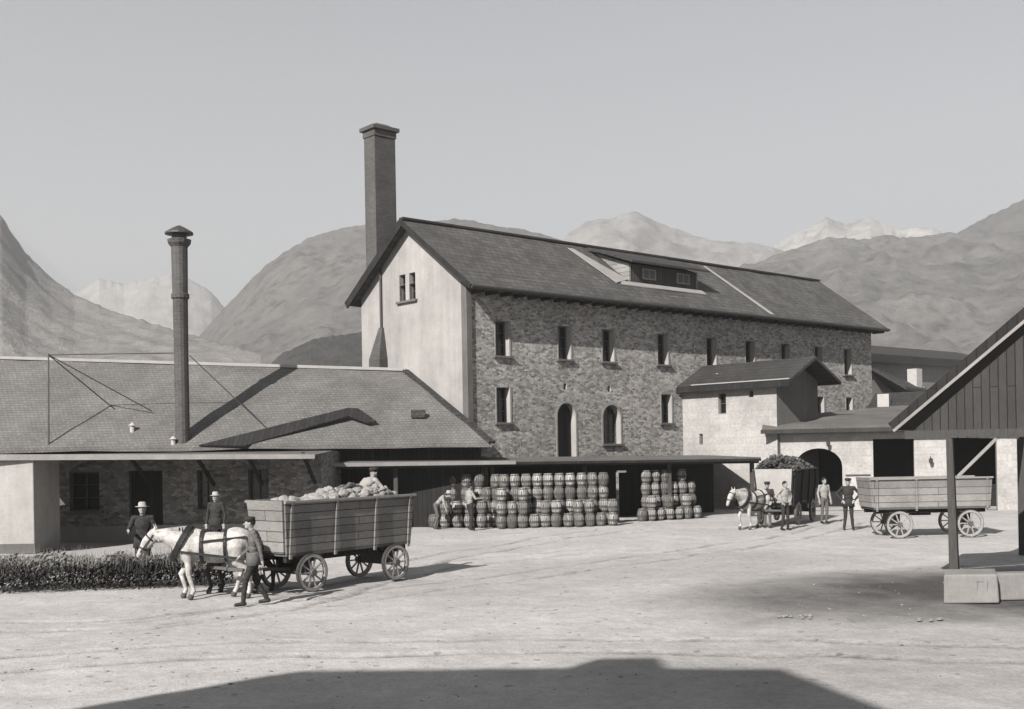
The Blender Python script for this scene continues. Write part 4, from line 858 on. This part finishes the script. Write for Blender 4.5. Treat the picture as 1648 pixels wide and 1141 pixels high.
MB().bar((.1, .06, e0 - .1), (re - .1, .06, e0 - .1), .1, .16).build('tie_beam', 'postwood', bn)
sa, sb = BW(1530, 703)[0], BW(1640, 703)[0]; MB().bar((sa, -.01, BW(1530, 703)[1]), (sb, -.01, BW(1640, 705)[1]), .03, .03).build('batten', 'boards', bn)
sp_ = BW(1531, 800)[0]; mb = MB(); mb.hexa([(sp_ - .06, -.02, 0), (sp_ + .12, -.02, 0), (sp_ + .12, .16, 0), (sp_ - .06, .16, 0)], [(sp_ - .08, -.02, e0 - .18), (sp_ + .04, -.02, e0 - .18), (sp_ + .04, .16, e0 - .18), (sp_ - .08, .16, e0 - .18)]); mb.build('post', 'postwood', bn, bevel=.02)
a, b = BW(1543, 766), BW(1604, 706); MB().bar((a[0], -.05, a[1]), (b[0], -.05, b[1]), .05, .06).build('brace', 'fascia', bn)
pw = Matrix.Rotation(-bang, 3, 'Z') @ (V((13.35, 29.0, 0)) - V((bn0.x, bn0.y, 0))); MB().box(pw.x - .22, pw.x + .22, pw.y - .2, pw.y + .2, 0, 4.2).build('post', 'postwood', bn)
MB().bar((pw.x, pw.y, 3.9), (pw.x - .6, BD - .1, 3.9), .2).build('rear_beam', 'postwood', bn)
MB().box(re - .3, re - .1, 0, .2, 0, e0 - .18).build('post', 'postwood', bn)
q = P(1519, 972, 20.5); mb = MB(); mb.hexa([(0, 0, 0), (1.0, -.05, 0), (1.36, .9, 0), (.36, .9, 0)], [(.02, .03, .53), (.98, -.02, .53), (1.34, .9, .53), (.38, .9, .53)])
blk = thing('concrete_plinth', 'pale concrete block with faint painted marks at the foot of the barn post', 'plinth', (q.x, q.y, 0))
mb.build('block', 'block', blk, bevel=.03)
mb = MB()
for (x0, z0, x1, z1) in ((.60, .12, .62, .4), (.60, .4, .74, .38), (.60, .26, .72, .26), (.8, .4, .78, .12), (.78, .12, .9, .13)):
    f = lambda x, z: V((x, .03 - .05 * x - .003 + .0, z)); mb.bar(f(x0, z0), f(x1, z1), .012, .03)
mb.build('stencil_mark', 'paintmark', blk)
wl2 = MB(); wl2.prism([(0, 0, 0), (0, .35, 0), (0, .35, .5), (0, .03, .5)], (2.6, .25, 0)); o = wl2.build('low_wall', 'block', bevel=.03); o.location = (q.x + 1.02, q.y + .25, 0); tag(o, 'low weathered wall running off right from the concrete block', 'wall')

# ------------------------------------------------------------------ gabled house behind the photographer (throws the foreground shade)
hb_ = thing('gabled_house', 'tall half hipped house behind the photographer', 'building', (-8, -2, 0))
out = [(-15.6, 0), (-1.9, 0), (-1.9, 8.9), (-4.59, 11.03), (-6.65, 12.85), (-13.39, 13.18), (-14.43, 11.52), (-15.5, 9.85)]
MB().prism([(x + 8, 0, z) for x, z in out], (0, -9, 0)).build('wall', 'ochre', hb_)
MB().box(-1.65, -.75, -1.0, -.1, 12.4, 13.6).build('chimney', 'brickst', hb_)

# ------------------------------------------------------------------ loose stones on the yard
random.seed(21); mb = MB()
for i in range(1100):
    x = random.uniform(-10, 16); y = random.uniform(12.5, 44) ** 1.0
    if y > 24 and random.random() < .5: y = random.uniform(12.5, 24)
    r = random.choice((.008, .012, .016, .024)) * random.uniform(.7, 1.3)
    mb.ball((x, y, hz(x, y) + r * .2), (r * 1.3, r, r * .6), 1, 0, .15)
tag(mb.build('gravel', 'block'), 'scattered small stones on the yard surface', 'gravel', kind='stuff')
mb = MB()
for (px, py, w, h) in ((1285, 993, .7, .03), (1500, 997, .6, .03)):
    g_ = G(px, py)
    for i in range(9): mb.ball((g_.x + random.uniform(-w, w) / 2, g_.y + random.uniform(-.15, .15), .01), (.05, .04, h * .6), 1, 0, .2)
tag(mb.build('spoil', 'block'), 'small heaps of stony spoil on the dark soil at the right', 'gravel', kind='stuff')

# ------------------------------------------------------------------ haze
hzm = bpy.data.materials.new('thin_haze'); hzm.use_nodes = True; t_ = hzm.node_tree; t_.nodes.clear()
pv = t_.nodes.new('ShaderNodeVolumePrincipled'); pv.inputs['Density'].default_value = .00055; pv.inputs['Color'].default_value = (.93, .93, .93, 1); pv.inputs['Anisotropy'].default_value = .2
oo = t_.nodes.new('ShaderNodeOutputMaterial'); t_.links.new(pv.outputs[0], oo.inputs['Volume'])
tag(MB().box(-2300, 2300, -40, 2400, -4, 420).build('haze', hzm), kind='stuff')
